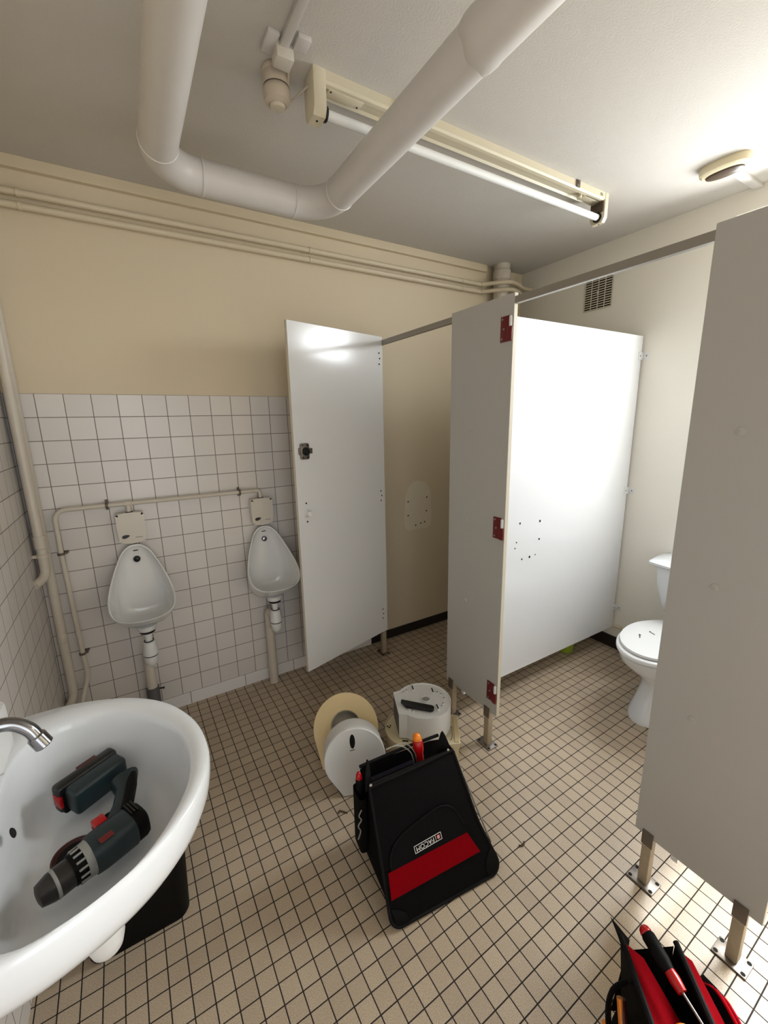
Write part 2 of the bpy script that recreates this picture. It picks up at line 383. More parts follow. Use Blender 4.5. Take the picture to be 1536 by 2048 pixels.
for x, y in ((fx0 + 0.070, fy - 0.010), (fx0 + 0.172, fy + 0.010)):
    obj('screw', disc(B(), (x, y, 2.566), (0, 0, -1), 0.003, 0.001), M['dark_hole'], cp)
obj('starter', lathe(B(), [(0.0, 0), (0.010, 0.0), (0.0105, 0.004), (0.0105, 0.030)], 20, zmat((fx1 - 0.17, fy, 2.556), (0.35, 0, 1))), M['fixture'], t)
obj('wiring_lid', box(B(), fx1 - 0.145, fx1 - 0.032, fy - 0.02, fy + 0.02, 2.568, 2.5775, 0.002), M['fixture'], t)
for x in (1.245, fx1 - 0.235):
    bm = B()
    box(bm, x - 0.012, x + 0.012, fy - 0.042, fy - 0.037, 2.572, ZC, 0.001); box(bm, x - 0.006, x + 0.006, fy - 0.045, fy - 0.042, 2.583, 2.592)
    obj('spring_clip', bm, M['bracket'], t)
obj('rating_mark', box(B(), fx1 - 0.062, fx1 - 0.042, fy - 0.0366, fy - 0.036, 2.580, 2.592), M['alu'], t)

# motion detector style knob + surface conduit
t = thing('ceiling_detector', 'old ivory round detector dome hanging under the ceiling', 'detector', (0.85, -0.90, ZC))
mx = zmat((0.846, -0.925, ZC), (0.02, 0.03, -1))
obj('base', lathe(B(), [(0.040, 0.0), (0.042, 0.004), (0.042, 0.010), (0.038, 0.012)], 36, mx), M['detector'], t)
b_ = obj('housing', lathe(B(), [(0.037, 0.01), (0.0385, 0.02), (0.0385, 0.045), (0.0375, 0.047), (0.0385, 0.049), (0.042, 0.054), (0.042, 0.064), (0.038, 0.082), (0.0265, 0.090), (0.0255, 0.088), (0.0245, 0.090)], 40, mx), M['detector'], t)
obj('lens', lathe(B(), [(0.0245, 0.087), (0.0245, 0.093), (0.020, 0.0985), (0.0, 0.1005)], 32, mx), M['clear'], t)
obj('seam', lathe(B(), [(0.0387, 0.044), (0.0389, 0.0455), (0.0387, 0.047)], 40, mx, cap0=False, cap1=False), M['brown'], t)
bm = B()
mxr = zmat((0.846, -0.925, ZC), (0.02, 0.03, -1))
t = thing('cable_conduit', 'ivory surface conduit with junction box beside the ceiling detector', 'conduit', (0.84, -1.1, ZC))
obj('conduit', box(B(), 0.824, 0.850, -3.04, -1.03, ZC - 0.016, ZC, 0.003), M['pipe'], t)
obj('junction_box', box(B(), 0.815, 0.866, -1.035, -0.985, ZC - 0.040, ZC, 0.004), M['sensor_plastic'], t)
obj('mounting_plate', box(B(), 0.785, 0.818, -1.06, -0.985, ZC - 0.012, ZC, 0.003), M['pipe'], t)
obj('mounting_plate', box(B(), 0.862, 0.90, -1.085, -1.035, ZC - 0.014, ZC, 0.003), M['pipe'], t)
obj('cable', tube(B(), smooth_path([(0.862, -0.995, ZC - 0.02), (0.872, -0.965, ZC - 0.022), (0.884, -0.925, ZC - 0.05), (0.898, -0.91, ZC - 0.056), (0.912, -0.925, ZC - 0.046), (0.934, -0.965, ZC - 0.035)], 6), 0.0032, 10), M['detector'], t)

# oval bulkhead on the ceiling, right
t = thing('bulkhead_lamp', 'oval cream ceiling lamp with a smoked brown lens', 'ceiling lamp', (2.67, -1.385, ZC))
ax = Vector((0.03, -1, 0)).normalized(); bx = Vector((1, 0.03, 0)).normalized()
def oval(c, a, b2, z, n=40, p=2.6):
    o_ = []
    for k in range(n):
        th = 2 * PI * k / n; ca, sa = math.cos(th), math.sin(th)
        u = a * math.copysign(abs(ca) ** (2 / p), ca); v = b2 * math.copysign(abs(sa) ** (2 / p), sa)
        q = Vector(c) + ax * u + bx * v; o_.append((q.x, q.y, z))
    return o_
c = (2.648, -1.395, 0)
obj('housing', loft(B(), [oval(c, 0.092, 0.060, ZC), oval(c, 0.094, 0.062, ZC - 0.008), oval(c, 0.090, 0.058, ZC - 0.028), oval(c, 0.080, 0.046, ZC - 0.036)]), M['cream_light'], t)
obj('lens', loft(B(), [oval(c, 0.070, 0.036, ZC - 0.0355, p=2.2), oval(c, 0.067, 0.033, ZC - 0.041, p=2.2), oval(c, 0.05, 0.022, ZC - 0.046, p=2.2)]), M['brown'], t)
obj('wire_trunking', box(B(), 2.71, XR, -1.412, -1.376, ZC - 0.014, ZC, 0.002), M['pipe'], t)

# ================================================================== WALL PIPES
def wall_pipe(z, lab, xend):
    t = thing('water_pipe', lab, 'pipe', (1.3, -0.03, z), 'pipes under the ceiling')
    pts = smooth_path([(XL, -0.032, z), (1.2, -0.032, z), (2.45, -0.032, z), (2.56, -0.036, z), (2.64, -0.10, z + 0.004), (2.72, -0.155, z + 0.006), (2.80, -0.145, z + 0.003), (2.88, -0.115, z), (XR, -0.105, z)], 6)
    obj('pipe_run', tube(B(), pts, 0.0135, 16), M['beige_pipe'], t)
    for x in (0.075, 1.30, 2.39):
        bm = B(); lathe(bm, [(0.0137, -0.007), (0.0165, -0.006), (0.0165, 0.006), (0.0137, 0.007)], 18, zmat((x, -0.032, z), (1, 0, 0)), cap0=False, cap1=False)
        box(bm, x - 0.005, x + 0.005, -0.020, 0.0, z - 0.005, z + 0.005)
        obj('clip', bm, M['beige_pipe'], t)
    return t
wall_pipe(2.466, 'upper of the two beige pipes running below the ceiling', 0)
wall_pipe(2.419, 'lower of the two beige pipes running below the ceiling', 0)
t = thing('corner_stack', 'cream vertical drain stack in the far ceiling corner', 'pipe', (2.715, -0.075, 0))
obj('pipe_run', tube(B(), [(2.715, -0.072, 0.0), (2.715, -0.072, ZC)], 0.055, 32), M['cream_pipe'], t)
obj('collar', lathe(B(), [(0.055, 2.50), (0.060, 2.503), (0.060, 2.560), (0.056, 2.565)], 32, Matrix.Translation((2.715, -0.072, 0)), cap0=False, cap1=False), M['cream_pipe'], t)
t = thing('boxed_pipe', 'square beige pipe casing right of the corner stack', 'pipe casing', (2.83, -0.03, 0))
obj('casing', box(B(), 2.79, 2.865, -0.06, 0.0, 0.0, 2.57, 0.004), M['beige_pipe'], t)
obj('inlet_pipe', tube(B(), [(2.90, -0.03, 0.0), (2.90, -0.03, 2.545)], 0.016, 16), M['beige_pipe'], t)

# left corner pipes
t = thing('riser_pipe', 'cream riser pipe in the left corner ending in an elbow', 'pipe', (-0.066, -0.075, 0))
px, py = -0.0675, -0.068
obj('pipe_run', tube(B(), fillet([(px, py, 2.40), (px, py, 0.90), (XL, py - 0.07, 0.885)], 0.05), 0.019, 20), M['cream_pipe'], t)
obj('coupling', lathe(B(), [(0.019, 1.03), (0.0225, 1.033), (0.0225, 1.085), (0.019, 1.088)], 20, Matrix.Translation((px, py, 0)), cap0=False, cap1=False), M['cream_pipe'], t)
bm = B(); lathe(bm, [(0.0195, 0.988), (0.0235, 0.990), (0.0235, 1.004), (0.0195, 1.006)], 20, Matrix.Translation((px, py, 0)), cap0=False, cap1=False)
box(bm, XL, px - 0.018, py - 0.008, py + 0.008, 0.99, 1.004, 0.002)
obj('clip', bm, M['cream_pipe'], t)
t = thing('drain_pipe', 'cream drain pipe behind the riser, bending at the bottom', 'pipe', (-0.05, -0.03, 0))
px2, py2 = -0.064, -0.0215
obj('pipe_run', tube(B(), fillet([(px2, py2, 2.40), (px2, py2, 0.245), (XL + 0.0, py2 - 0.10, 0.225)], 0.05), 0.0195, 20), M['cream_pipe'], t)
obj('coupling', lathe(B(), [(0.0195, 0.545), (0.0212, 0.548), (0.0212, 0.59), (0.0195, 0.593)], 20, Matrix.Translation((px2, py2, 0)), cap0=False, cap1=False), M['cream_pipe'], t)
# supply pipe for the urinals
t = thing('supply_pipe', 'thin cream supply pipe looping over both urinals', 'pipe', (0.0, -0.036, 0))
Y = -0.036
zp = 1.188
path = [(XL, -0.215, 0.14), (-0.05, -0.115, 0.185), (-0.020, -0.060, 0.27), (0.006, Y, 0.36), (0.004, Y, 0.47), (-0.006, Y, 0.98)]
p1 = smooth_path(path, 6)
p2 = fillet([(-0.006, Y, 0.98), (-0.004, Y, zp), (0.922, Y, zp), (0.922, Y, 1.1475)], [0.045, 0.018])
obj('pipe_run', tube(B(), p1 + p2[1:], 0.0105, 16), M['cream_pipe'], t)
bm = B(); lathe(bm, [(0.0105, -0.016), (0.0135, -0.015), (0.0135, 0.015), (0.0105, 0.016)], 18, zmat((0.284, Y, zp), (1, 0, 0)), cap0=False, cap1=False)
tube(bm, [(0.284, Y, zp), (0.284, Y, 1.1475)], 0.012, 16)
obj('tee_fitting', bm, M['cream_pipe'], t)
for (x, z, d) in ((0.198, zp, (1, 0, 0)), (0.812, zp, (1, 0, 0)), (-0.006, 0.985, (0, 0, 1)), (0.003, 0.475, (0, 0, 1))):
    bm = B(); lathe(bm, [(0.0115, -0.006), (0.0145, -0.005), (0.0145, 0.005), (0.0115, 0.006)], 18, zmat((x, Y, z), d), cap0=False, cap1=False)
    if d[0]: box(bm, x - 0.004, x + 0.004, -0.035, -0.002, z - 0.021, z - 0.012); box(bm, x - 0.006, x + 0.006, -0.0045, -0.0005, z - 0.024, z + 0.024); box(bm, x - 0.004, x + 0.004, -0.035, -0.002, z + 0.012, z + 0.021)
    else: box(bm, x + 0.012, x + 0.023, -0.035, -0.002, z - 0.004, z + 0.004); box(bm, x - 0.004, x + 0.026, -0.0045, -0.0005, z - 0.006, z + 0.006)
    obj('clip', bm, M['bracket'], t)

# ================================================================== URINALS
def urinal(cx, lab, inlet):
    t = thing('urinal', lab, 'urinal', (cx, 0, 0.56), 'urinals on the tiled wall')
    half = [(0, .982, -.045), (.030, .976, -.048), (.062, .948, -.060), (.092, .893, -.092), (.119, .830, -.132), (.137, .772, -.178), (.1395, .735, -.212), (.128, .703, -.246), (.095, .683, -.272), (.05, .675, -.284), (0, .673, -.288)]
    pts = half + [(-x, z, y) for x, z, y in half[-2:0:-1]]
    rim = smooth_path([(x, y, z) for x, z, y in pts], 4, True)
    zc_ = 0.80
    def ring(s, b, drop, inset=0.0, back=-0.012):
        o_ = []
        for p in rim:
            w = max(0.0, (0.84 - p.z) / 0.16)
            o_.append((cx + p.x * s, p.y + (back - p.y) * b, zc_ + (p.z - zc_) * s - drop * w))
        return o_
    bm = B()
    rings = [ring(0.0, 1.0, 0.02, back=-0.030), ring(0.25, 1.0, 0.05, back=-0.030), ring(0.5, .99, .085, back=-0.030), ring(.68, .94, .10, back=-0.030), ring(.80, .82, .10, back=-0.030), ring(.87, .60, .085, back=-0.030), ring(.915, .32, .05, back=-0.030), ring(.945, .08, .012), ring(.955, 0.0, 0.0),
             ring(.975, -0.018, -.003), ring(1.0, -0.01, -.001), ring(1.008, 0.03, .004), ring(1.0, 0.12, .02), ring(.97, .30, .055), ring(.90, .52, .095), ring(.78, .74, .115), ring(.62, .92, .12), ring(.55, 1.0, .11, back=0.0)]
    loft(bm, rings, False, True)
    bmesh.ops.remove_doubles(bm, verts=bm.verts, dist=0.0005)
    obj('bowl', bm, M['urinal_ceramic'], t, angle=80)
    obj('flush_inlet', lathe(B(), [(0.0155, -0.004), (0.0155, 0.004), (0.010, 0.010), (0.0, 0.012)], 24, zmat((cx + 0.0, -0.036, 0.905), (0, -1, 0.1))), M[inlet], t)
    obj('maker_mark', box(B(), cx - 0.011, cx + 0.011, -0.0372, -0.0335, 0.948, 0.9515), M['matt_black'], t)
    obj('outlet_seal', lathe(B(), [(0.030, 0.557), (0.034, 0.560), (0.034, 0.568), (0.028, 0.572)], 28, Matrix.Translation((cx, -0.150, 0))), M['black'], t)
    obj('outlet', lathe(B(), [(0.024, 0.565), (0.038, 0.572), (0.046, 0.598)], 28, Matrix.Translation((cx, -0.150, 0))), M['urinal_ceramic'], t)
    obj('inlet_pipe', tube(B(), [(cx + 0.004, -0.030, 0.97), (cx + 0.004, -0.030, 0.9905)], 0.007, 14), M['chrome'], t)
    return t
urinal(0.287, 'left urinal, white pear shaped bowl beside the corner pipes', 'dark_chrome')
urinal(0.925, 'right urinal, white pear shaped bowl beside the open door', 'chrome')
def trap(cx, lab, kind):
    t = thing('bottle_trap', lab, 'drain trap', (cx, -0.12, 0.0), 'urinal drain traps')
    mx = Matrix.Translation((cx, -0.150, 0))
    obj('tailpipe', lathe(B(), [(0.0165, 0.46), (0.0165, 0.545), (0.023, 0.547), (0.023, 0.557)], 24, mx), M['white_plastic'], t)
    obj('cup', lathe(B(), [(0.0, 0.372), (0.013, 0.374), (0.024, 0.385), (0.030, 0.405), (0.032, 0.43), (0.0305, 0.432), (0.0305, 0.436), (0.033, 0.438), (0.0325, 0.462), (0.0265, 0.505), (0.020, 0.510)], 28, mx), M['white_plastic'], t)
    obj('seal_ring', lathe(B(), [(0.0312, 0.4315), (0.0325, 0.434), (0.0312, 0.4365)], 28, mx, cap0=False, cap1=False), M['black'], t)
    obj('neck_ring', lathe(B(), [(0.0215, 0.509), (0.0228, 0.512), (0.0215, 0.515)], 28, mx, cap0=False, cap1=False), M['black'], t)
    wx = cx - 0.017
    pts = fillet([(cx, -0.150, 0.47), (wx, -0.062, 0.47 if kind else 0.40), (wx, -0.062, 0.0)], 0.03)
    obj('waste_pipe', tube(B(), pts[:-1] + [(wx, -0.062, 0.10 if not kind else 0.0)], 0.0245, 24), M['cream_pipe'], t)
    if kind:
        obj('collar', lathe(B(), [(0.0245, 0.30), (0.027, 0.302), (0.027, 0.37), (0.0245, 0.372)], 24, Matrix.Translation((wx, -0.062, 0)), cap0=False, cap1=False), M['cream_pipe'], t)
        obj('lower_sleeve', lathe(B(), [(0.0245, 0.155), (0.0262, 0.157), (0.0262, 0.0)], 24, Matrix.Translation((wx, -0.062, 0)), cap0=False), M['cream_pipe'], t)
    else:
        s = obj('lower_sleeve', lathe(B(), [(0.0245, 0.205), (0.031, 0.203), (0.031, 0.0)], 24, Matrix.Translation((wx, -0.062, 0)), cap0=False), M['grey_plastic'], t, label='dark grey lower sleeve')
        obj('clamp_screw', lathe(B(), [(0.004, 0), (0.004, 0.02), (0.006, 0.02), (0.006, 0.026)], 10, zmat((wx + 0.028, -0.07, 0.19), (1, -0.3, 0))), M['black'], s)
trap(0.287, 'white bottle trap with grey sleeved pipe under the left urinal', 0)
trap(0.925, 'white bottle trap and cream pipe under the right urinal', 1)
def sensor(cx, z0, lab):
    t = thing('flush_sensor', lab, 'flush sensor', (cx, 0, z0), 'flush sensors above the urinals')
    pts = [(-.050, 0.150), (0.0, .154), (.050, .150), (.0585, .142), (.0605, .08), (.056, .018), (.050, 0.008), (0.0, 0.0), (-.050, .008), (-.056, .018), (-.0605, .08), (-.0585, .142)]
    pts = [(p.x, p.y) for p in smooth_path([Vector((a, b, 0)) for a, b in pts], 4, True)]
    obj('cover', prism(B(), pts, 0, 0.058, frame((cx, 0, z0), (1, 0, 0), (0, 0, 1), (0, -1, 0)), 0.012, seg=4), M['sensor_plastic'], t, angle=60)
    el = []
    for k in range(24):
        a = 2 * PI * k / 24; u = 0.017 * math.cos(a); v = 0.0085 * math.sin(a) * (1 - 0.3 * math.cos(a))
        el.append((u * .97 - v * .2 - 0.028, v * .97 + u * .2 + 0.038))
    obj('lens', prism(B(), el, 0.0575, 0.0592, frame((cx, 0, z0), (1, 0, 0), (0, 0, 1), (0, -1, 0))), M['black'], t)
    obj('maker_mark', box(B(), cx + 0.012, cx + 0.042, -0.0588, -0.0575, z0 + 0.028, z0 + 0.0305), M['grey_plastic'], t)
    obj('seal', lathe(B(), [(0.0128, 0.145), (0.017, 0.149), (0.017, 0.155), (0.0128, 0.157)], 20, Matrix.Translation((cx, -0.036, z0)), cap0=False, cap1=False), M['black'], t)
sensor(0.284, 0.992, 'ivory flush sensor box above the left urinal')
sensor(0.922, 0.992, 'ivory flush sensor box above the right urinal')

# ================================================================== CUBICLES
PX = 1.63
def leg(t, y, z1=0.20):
    x = PX + 0.012
    l = obj('leg', box(B(), x - 0.014, x + 0.016, y - 0.0145, y + 0.0145, 0.004, z1, 0.0015), M['legpaint'], t)
    obj('bracket', box(B(), PX - 0.005, PX + 0.0002, y - 0.017, y + 0.017, 0.158, 0.212, 0.001), M['bracket'], l)
    bm = B(); box(bm, x - 0.031, x + 0.031, y - 0.042, y + 0.042, 0.0, 0.006, 0.0015)
    pl = obj('foot_plate', bm, M['steel'], l)
    for sx in (-1, 1):
        for sy in (-1, 1):
            obj('bolt', disc(B(), (x + sx * 0.022, y + sy * 0.033, 0.0058), (0, 0, 1), 0.006, 0.0008), M['dark_hole'], l)
def pilaster(y0, y1, lab, legs, hinges, dots):
    t = thing('pilaster', lab, 'cubicle panel', (PX, (y0 + y1) / 2, 0), 'cubicle front panels')
    bm = B(); box(bm, PX, PX + 0.020, y0, y1, 0.193, 2.018, 0.0012, 1)
    p = obj('panel', bm, [M['pilaster'], M['edge']], t)
    for pg in p.data.polygons:
        if abs(pg.normal.x) < 0.5: pg.material_index = 1
    for y in legs: leg(t, y)
    for z in hinges:
        h = B()
        ye = y0
        box(h, PX - 0.004, PX + 0.0001, ye + 0.018, ye + 0.062, z - 0.047, z + 0.047, 0.001)
        box(h, PX - 0.010, PX + 0.0001, ye + 0.001, ye + 0.026, z - 0.047, z + 0.006, 0.003)
        ho = obj('hinge', h, M['red_metal'], t, label='dark red hinge')
        for dz in (-0.036, 0.0, 0.036):
            obj('screw', disc(B(), (PX - 0.004, ye + 0.052 - (0.008 if dz == 0 else 0), z + dz), (-1, 0, 0), 0.0042, 0.0012), M['alu'], ho)
        obj('hinge_pin', lathe(B(), [(0.006, 0), (0.006, 0.034), (0.004, 0.038)], 14, Matrix.Translation((PX - 0.005, ye + 0.010, z + 0.006))), M['white_plastic'], ho)
    if dots:
        for y, z in dots:
            obj('screw_cap', lathe(B(), [(0.0115, 0), (0.0105, 0.0025), (0.0, 0.004)], 16, zmat((PX, y, z), (-1, 0, 0))), M['pilaster'], t)
pilaster(-0.20, -0.012, 'narrow cubicle panel hidden between back wall and open door', [-0.150], [], [])
pilaster(-1.190, -0.830, 'middle cubicle panel with three dark red hinges', [-1.130, -0.868], [1.895, 1.099, 0.308], [(-0.971, 1.938), (-0.965, 1.514), (-0.957, 1.096), (-0.960, 0.695)])
pilaster(-2.165, -1.826, 'large cubicle panel nearest the camera on the right, shade toned into its colour', [-1.868, -2.118], [], [(-1.941, 1.516), (-1.94, 1.1), (-1.937, 0.686)])
for y0, y1, lab in ((-0.833, -0.199, 'grey head rail over the open door of the first stall'), (-1.828, -1.189, 'grey head rail over the doorless second stall')):
    bm = B()
    sec = [(PX + 0.001, 1.979), (PX + 0.001, 2.004), (PX + 0.019, 2.004), (PX + 0.019, 1.979)]
    loft(bm, [[(x, y0, z) for x, z in sec], [(x, y1, z) for x, z in sec]])
    tag(obj('head_rail', bm, M['alu'], None, False), lab, 'rail', 'cubicle head rails')
# open door
H = Vector((PX + 0.004, -0.217, 0)); O = Vector((1.018, -0.385, 0)); du = (O - H).normalized(); dn = Vector((-du.y, du.x, 0))
if dn.y > 0: dn = -dn                      # faces the camera
DF = frame(H, du, (0, 0, 1), dn)
L = (O - H).length
t = thing('cubicle_door', 'open white cubicle door beside the right urinal', 'door', H)
bm = B(); box(bm, 0.0, L, 0.203, 2.022, -0.020, 0.0, 0.0012, 1, DF)
p = obj('panel', bm, [M['laminate'], M['edge']], t)
for pg in p.data.polygons:
    if abs(pg.normal.dot(dn)) < 0.5: pg.material_index = 1
def dpt(u, z, d=0.0): return DF @ Vector((u, z, d))
lk = obj('lock', prism(B(), rrect(0.052, 0.080, 0.009, 4, 0.583, 1.414), 0.0, 0.012, DF, 0.003), M['steel'], t)
obj('thumb_turn', lathe(B(), [(0.020, 0), (0.020, 0.012), (0.017, 0.016)], 24, zmat(dpt(0.581, 1.414, 0.010), dn)), M['black'], lk)
bm = B(); box(bm, 0.535, 0.562, 1.401, 1.428, 0.001, 0.008, 0.002, 2, DF); box(bm, 0.604, 0.618, 1.398, 1.432, 0.001, 0.010, 0.002, 2, DF)
obj('bolt', bm, M['steel'], lk)
for du_, dz_ in ((0.016, 0.030), (-0.014, 0.030), (0.016, -0.030), (-0.014, -0.030)):
    obj('screw', disc(B(), dpt(0.583 + du_, 1.414 + dz_, 0.0118), dn, 0.004), M['dark_hole'], lk)
bm = B(); lathe(bm, [(0.016, 0), (0.013, 0.008), (0.011, 0.02), (0.014, 0.03), (0.010, 0.036), (0.0, 0.037)], 20, zmat(dpt(0.588, 1.094), dn))
for v in bm.verts: v.co.z = 1.094 + (v.co.z - 1.094) * 1.25
obj('pull_knob', bm, M['white_plastic'], t)
for u, z in ((0.588, 1.149), (0.586, 1.051), (0.027, 1.932), (0.022, 1.903), (0.027, 1.872), (0.034, 1.139), (0.027, 1.110), (0.033, 1.080), (0.038, 0.364), (0.033, 0.331), (0.038, 0.301)):
    obj('screw_hole', disc(B(), dpt(u, z), dn, 0.0048), M['dark_hole'], t)
# partition walls between stalls
def partition(y, lab, face):
    t = thing('partition', lab, 'cubicle partition', (2.3, y, 0), 'partitions between stalls')
    bm = B(); box(bm, PX + 0.0205, XR - 0.012, y, y + 0.020, 0.155, 2.012, 0.001, 1)
    obj('panel', bm, M['laminate'], t)
    for z in (1.900, 1.095, 0.300):
        b2 = B(); box(b2, XR - 0.045, XR, y - 0.003, y + 0.0, z - 0.022, z + 0.022, 0.001); box(b2, XR - 0.003, XR, y - 0.040, y, z - 0.022, z + 0.022, 0.001)
        bo = obj('wall_bracket', b2, M['white_plastic'], t)
        obj('screw', disc(B(), (XR - 0.03, y - 0.003, z), (0, -1, 0), 0.004, 0.001), M['bracket'], bo)
        obj('screw', disc(B(), (XR - 0.003, y - 0.025, z), (-1, 0, 0), 0.004, 0.001), M['bracket'], bo)
    return t
pt = partition(-0.945, 'bright white partition with screw holes in the second stall', 1)
for x, z, rr in ((2.012, 1.021, .0055), (2.168, 1.012, .007), (2.170, 0.911, .006), (1.992, 0.921, .004), (1.983, 0.890, .004), (2.04, 0.82, .005), (2.10, 0.822, .007), (2.145, 0.826, .004)):
    obj('screw_hole', disc(B(), (x, -0.945, z), (0, -1, 0), rr), M['dark_hole'], pt)
partition(-1.95, 'partition behind the large shade-toned cubicle panel', 0)

# ================================================================== STALL TWO: grille, pipe, toilet, pot
t = thing('vent_grille', 'brown slotted vent grille high on the right wall', 'vent', (XR, -0.628, 2.32))
gy0, gy1, gz0, gz1 = -0.722, -0.536, 2.224, 2.412
obj('backing', box(B(), XR - 0.003, XR, gy0 + 0.002, gy1 - 0.002, gz0 + 0.002, gz1 - 0.002), M['dark_hole'], t, False)
bm = B()
for k in range(14):
    z = gz0 + 0.002 + k * (gz1 - gz0 - 0.006) / 13; box(bm, XR - 0.006, XR - 0.003, gy0, gy1, z, z + 0.0050)
for k in range(5):
    y = gy0 + k * (gy1 - gy0 - 0.005) / 4; box(bm, XR - 0.006, XR - 0.003, y, y + 0.004, gz0, gz1)
obj('slats', bm, M['stain'], t, False)
obj('centre_screw', disc(B(), (XR - 0.006, (gy0 + gy1) / 2, 2.325), (-1, 0, 0), 0.008, 0.003), M['white_plastic'], t)
tag(obj('skirting_pipe', tube(B(), [(XR - 0.012, -0.02, 0.165), (XR - 0.012, -1.90, 0.165)], 0.008, 12), M['beige_pipe']), 'thin pipe low on the right wall behind the toilet', 'pipe')

TY = -1.445
t = thing('toilet', 'white close coupled toilet in the second stall', 'toilet', (2.62, TY, 0))
def egg(cx, a_front, a_back, b2, z, n=40, p=2.0, cy=TY):
    o_ = []
    for k in range(n):
        th = 2 * PI * k / n; ca, sa = math.cos(th), math.sin(th)
        u = (a_back if ca > 0 else a_front) * math.copysign(abs(ca) ** (2 / p), ca); v = b2 * math.copysign(abs(sa) ** (2 / p), sa)
        o_.append((cx + u, cy + v, z))
    return o_
bm = B()
loft(bm, [egg(2.62, .235, .245, .118, 0.0), egg(2.62, .232, .243, .116, .02), egg(2.63, .20, .24, .098, .09), egg(2.64, .175, .235, .086, .17), egg(2.64, .19, .235, .098, .22), egg(2.61, .235, .255, .140, .28), egg(2.57, .265, .29, .170, .34), egg(2.56, .275, .295, .180, .385), egg(2.56, .265, .285, .170, .392)])
obj('pan', bm, M['ceramic'], t, angle=60)
bm = B()
loft(bm, [egg(2.555, .270, .235, .178, .393), egg(2.555, .278, .24, .186, .396), egg(2.555, .278, .24, .186, .410), egg(2.555, .270, .235, .178, .415)])
obj('seat', bm, M['white_plastic'], t, angle=60)
bm = B()
loft(bm, [egg(2.565, .258, .235, .172, .418), egg(2.565, .266, .24, .179, .421), egg(2.565, .264, .24, .177, .432), egg(2.585, .235, .225, .155, .4375), egg(2.6, .10, .10, .07, .440)])
obj('lid', bm, M['white_plastic'], t, angle=60)
for s in (-1, 1): obj('lid_hinge', tube(B(), [(2.80, TY + s * 0.055, .425), (2.80, TY + s * 0.105, .425)], 0.011, 14), M['white_plastic'], t)
def tank_ring(x0, hw, z):
    o_ = []
    pts = [(XR - 0.004, hw), (2.93, hw), (x0 + 0.045, hw - 0.012), (x0 + 0.012, hw - 0.05), (x0, 0.0)]
    full = [(x, y) for x, y in pts] + [(x, -y) for x, y in pts[-2::-1]]
    sm = smooth_path([Vector((x, y, 0)) for x, y in full], 5)
    return [(p.x, TY + p.y, z) for p in sm]
bm = B()
loft(bm, [tank_ring(2.88, 0.13, .375), tank_ring(2.845, 0.165, .42), tank_ring(2.825, 0.19, .50), tank_ring(2.805, 0.213, .62), tank_ring(2.80, 0.218, .715)])
obj('tank', bm, M['ceramic'], t, angle=50)
bm = B()
loft(bm, [tank_ring(2.79, 0.226, .716), tank_ring(2.765, 0.243, .730), tank_ring(2.763, 0.244, .742), tank_ring(2.78, 0.232, .752), tank_ring(2.84, 0.16, .757)])
obj('tank_lid', bm, M['ceramic'], t, angle=50)
for i, (x, y, a, lab) in enumerate(((2.46, -1.375, 0.5, 'small screw on the toilet lid, nearest the seat edge'), (2.545, -1.395, 1.2, 'small screw on the toilet lid, farther from the seat edge'))):
    d = Vector((math.cos(a), math.sin(a), 0)); z = 0.4405
    b2 = lathe(B(), [(0.0, 0.0), (0.0025, 0.003), (0.0025, 0.030), (0.005, 0.033), (0.005, 0.034)], 10, zmat(Vector((x, y, z)) - d * 0.016, d))
    tag(obj('screw', b2, M['bracket']), lab, 'screw', 'screws on the toilet lid')
t = thing('lime_pot', 'lime green pot glimpsed under the white partition', 'pot', (2.70, -0.80, 0))
obj('body', lathe(B(), [(0.04, 0), (0.048, 0.002), (0.056, 0.10), (0.056, 0.14), (0.052, 0.14), (0.045, 0.01), (0.0, 0.008)], 28, Matrix.Translation((2.70, -0.80, 0))), M['lime'], t)

# ================================================================== BASIN
CYB = -1.468
t = thing('wash_basin', 'large oval white ceramic basin on the left wall', 'wash basin', (XL, CYB, 0.70))
half = [(XL + 0.002, 0.30), (-0.06, 0.325), (0.02, 0.338), (0.10, 0.335), (0.17, 0.316), (0.235, 0.285), (0.29, 0.243), (0.335, 0.188), (0.368, 0.12), (0.384, 0.06), (0.389, 0.0)]
def mirror(h, k): return h + [(x, -d * k) for x, d in h[-2::-1]]
outp = [Vector((x, CYB + d, 0)) for x, d in mirror(half, 0.86)]
out = smooth_path(outp, 5)
hin = [(0.012, 0.10), (0.016, 0.17), (0.040, 0.225), (0.085, 0.252), (0.14, 0.256), (0.20, 0.240), (0.255, 0.205), (0.300, 0.155), (0.332, 0.10), (0.347, 0.05), (0.352, 0.0)]
inn = smooth_path([Vector((x, CYB + d, 0)) for x, d in mirror(hin, 1.04)], 5)
NB = len(out)
BC = Vector((0.135, -1.455, 0))
def oring(s, z, c=Vector((0.05, CYB, 0)), sx=None):
    o_ = []
    for p in out:
        q = c + (p - c) * s
        q.x = max(q.x, XL + 0.002) if p.x < XL + 0.02 else q.x
        o_.append((q.x if p.x > XL + 0.02 else XL + 0.002, q.y, z))
    return o_
def iring(s, z, c=BC): return [((c + (p - c) * s).x, (c + (p - c) * s).y, z) for p in inn]
bm = B()
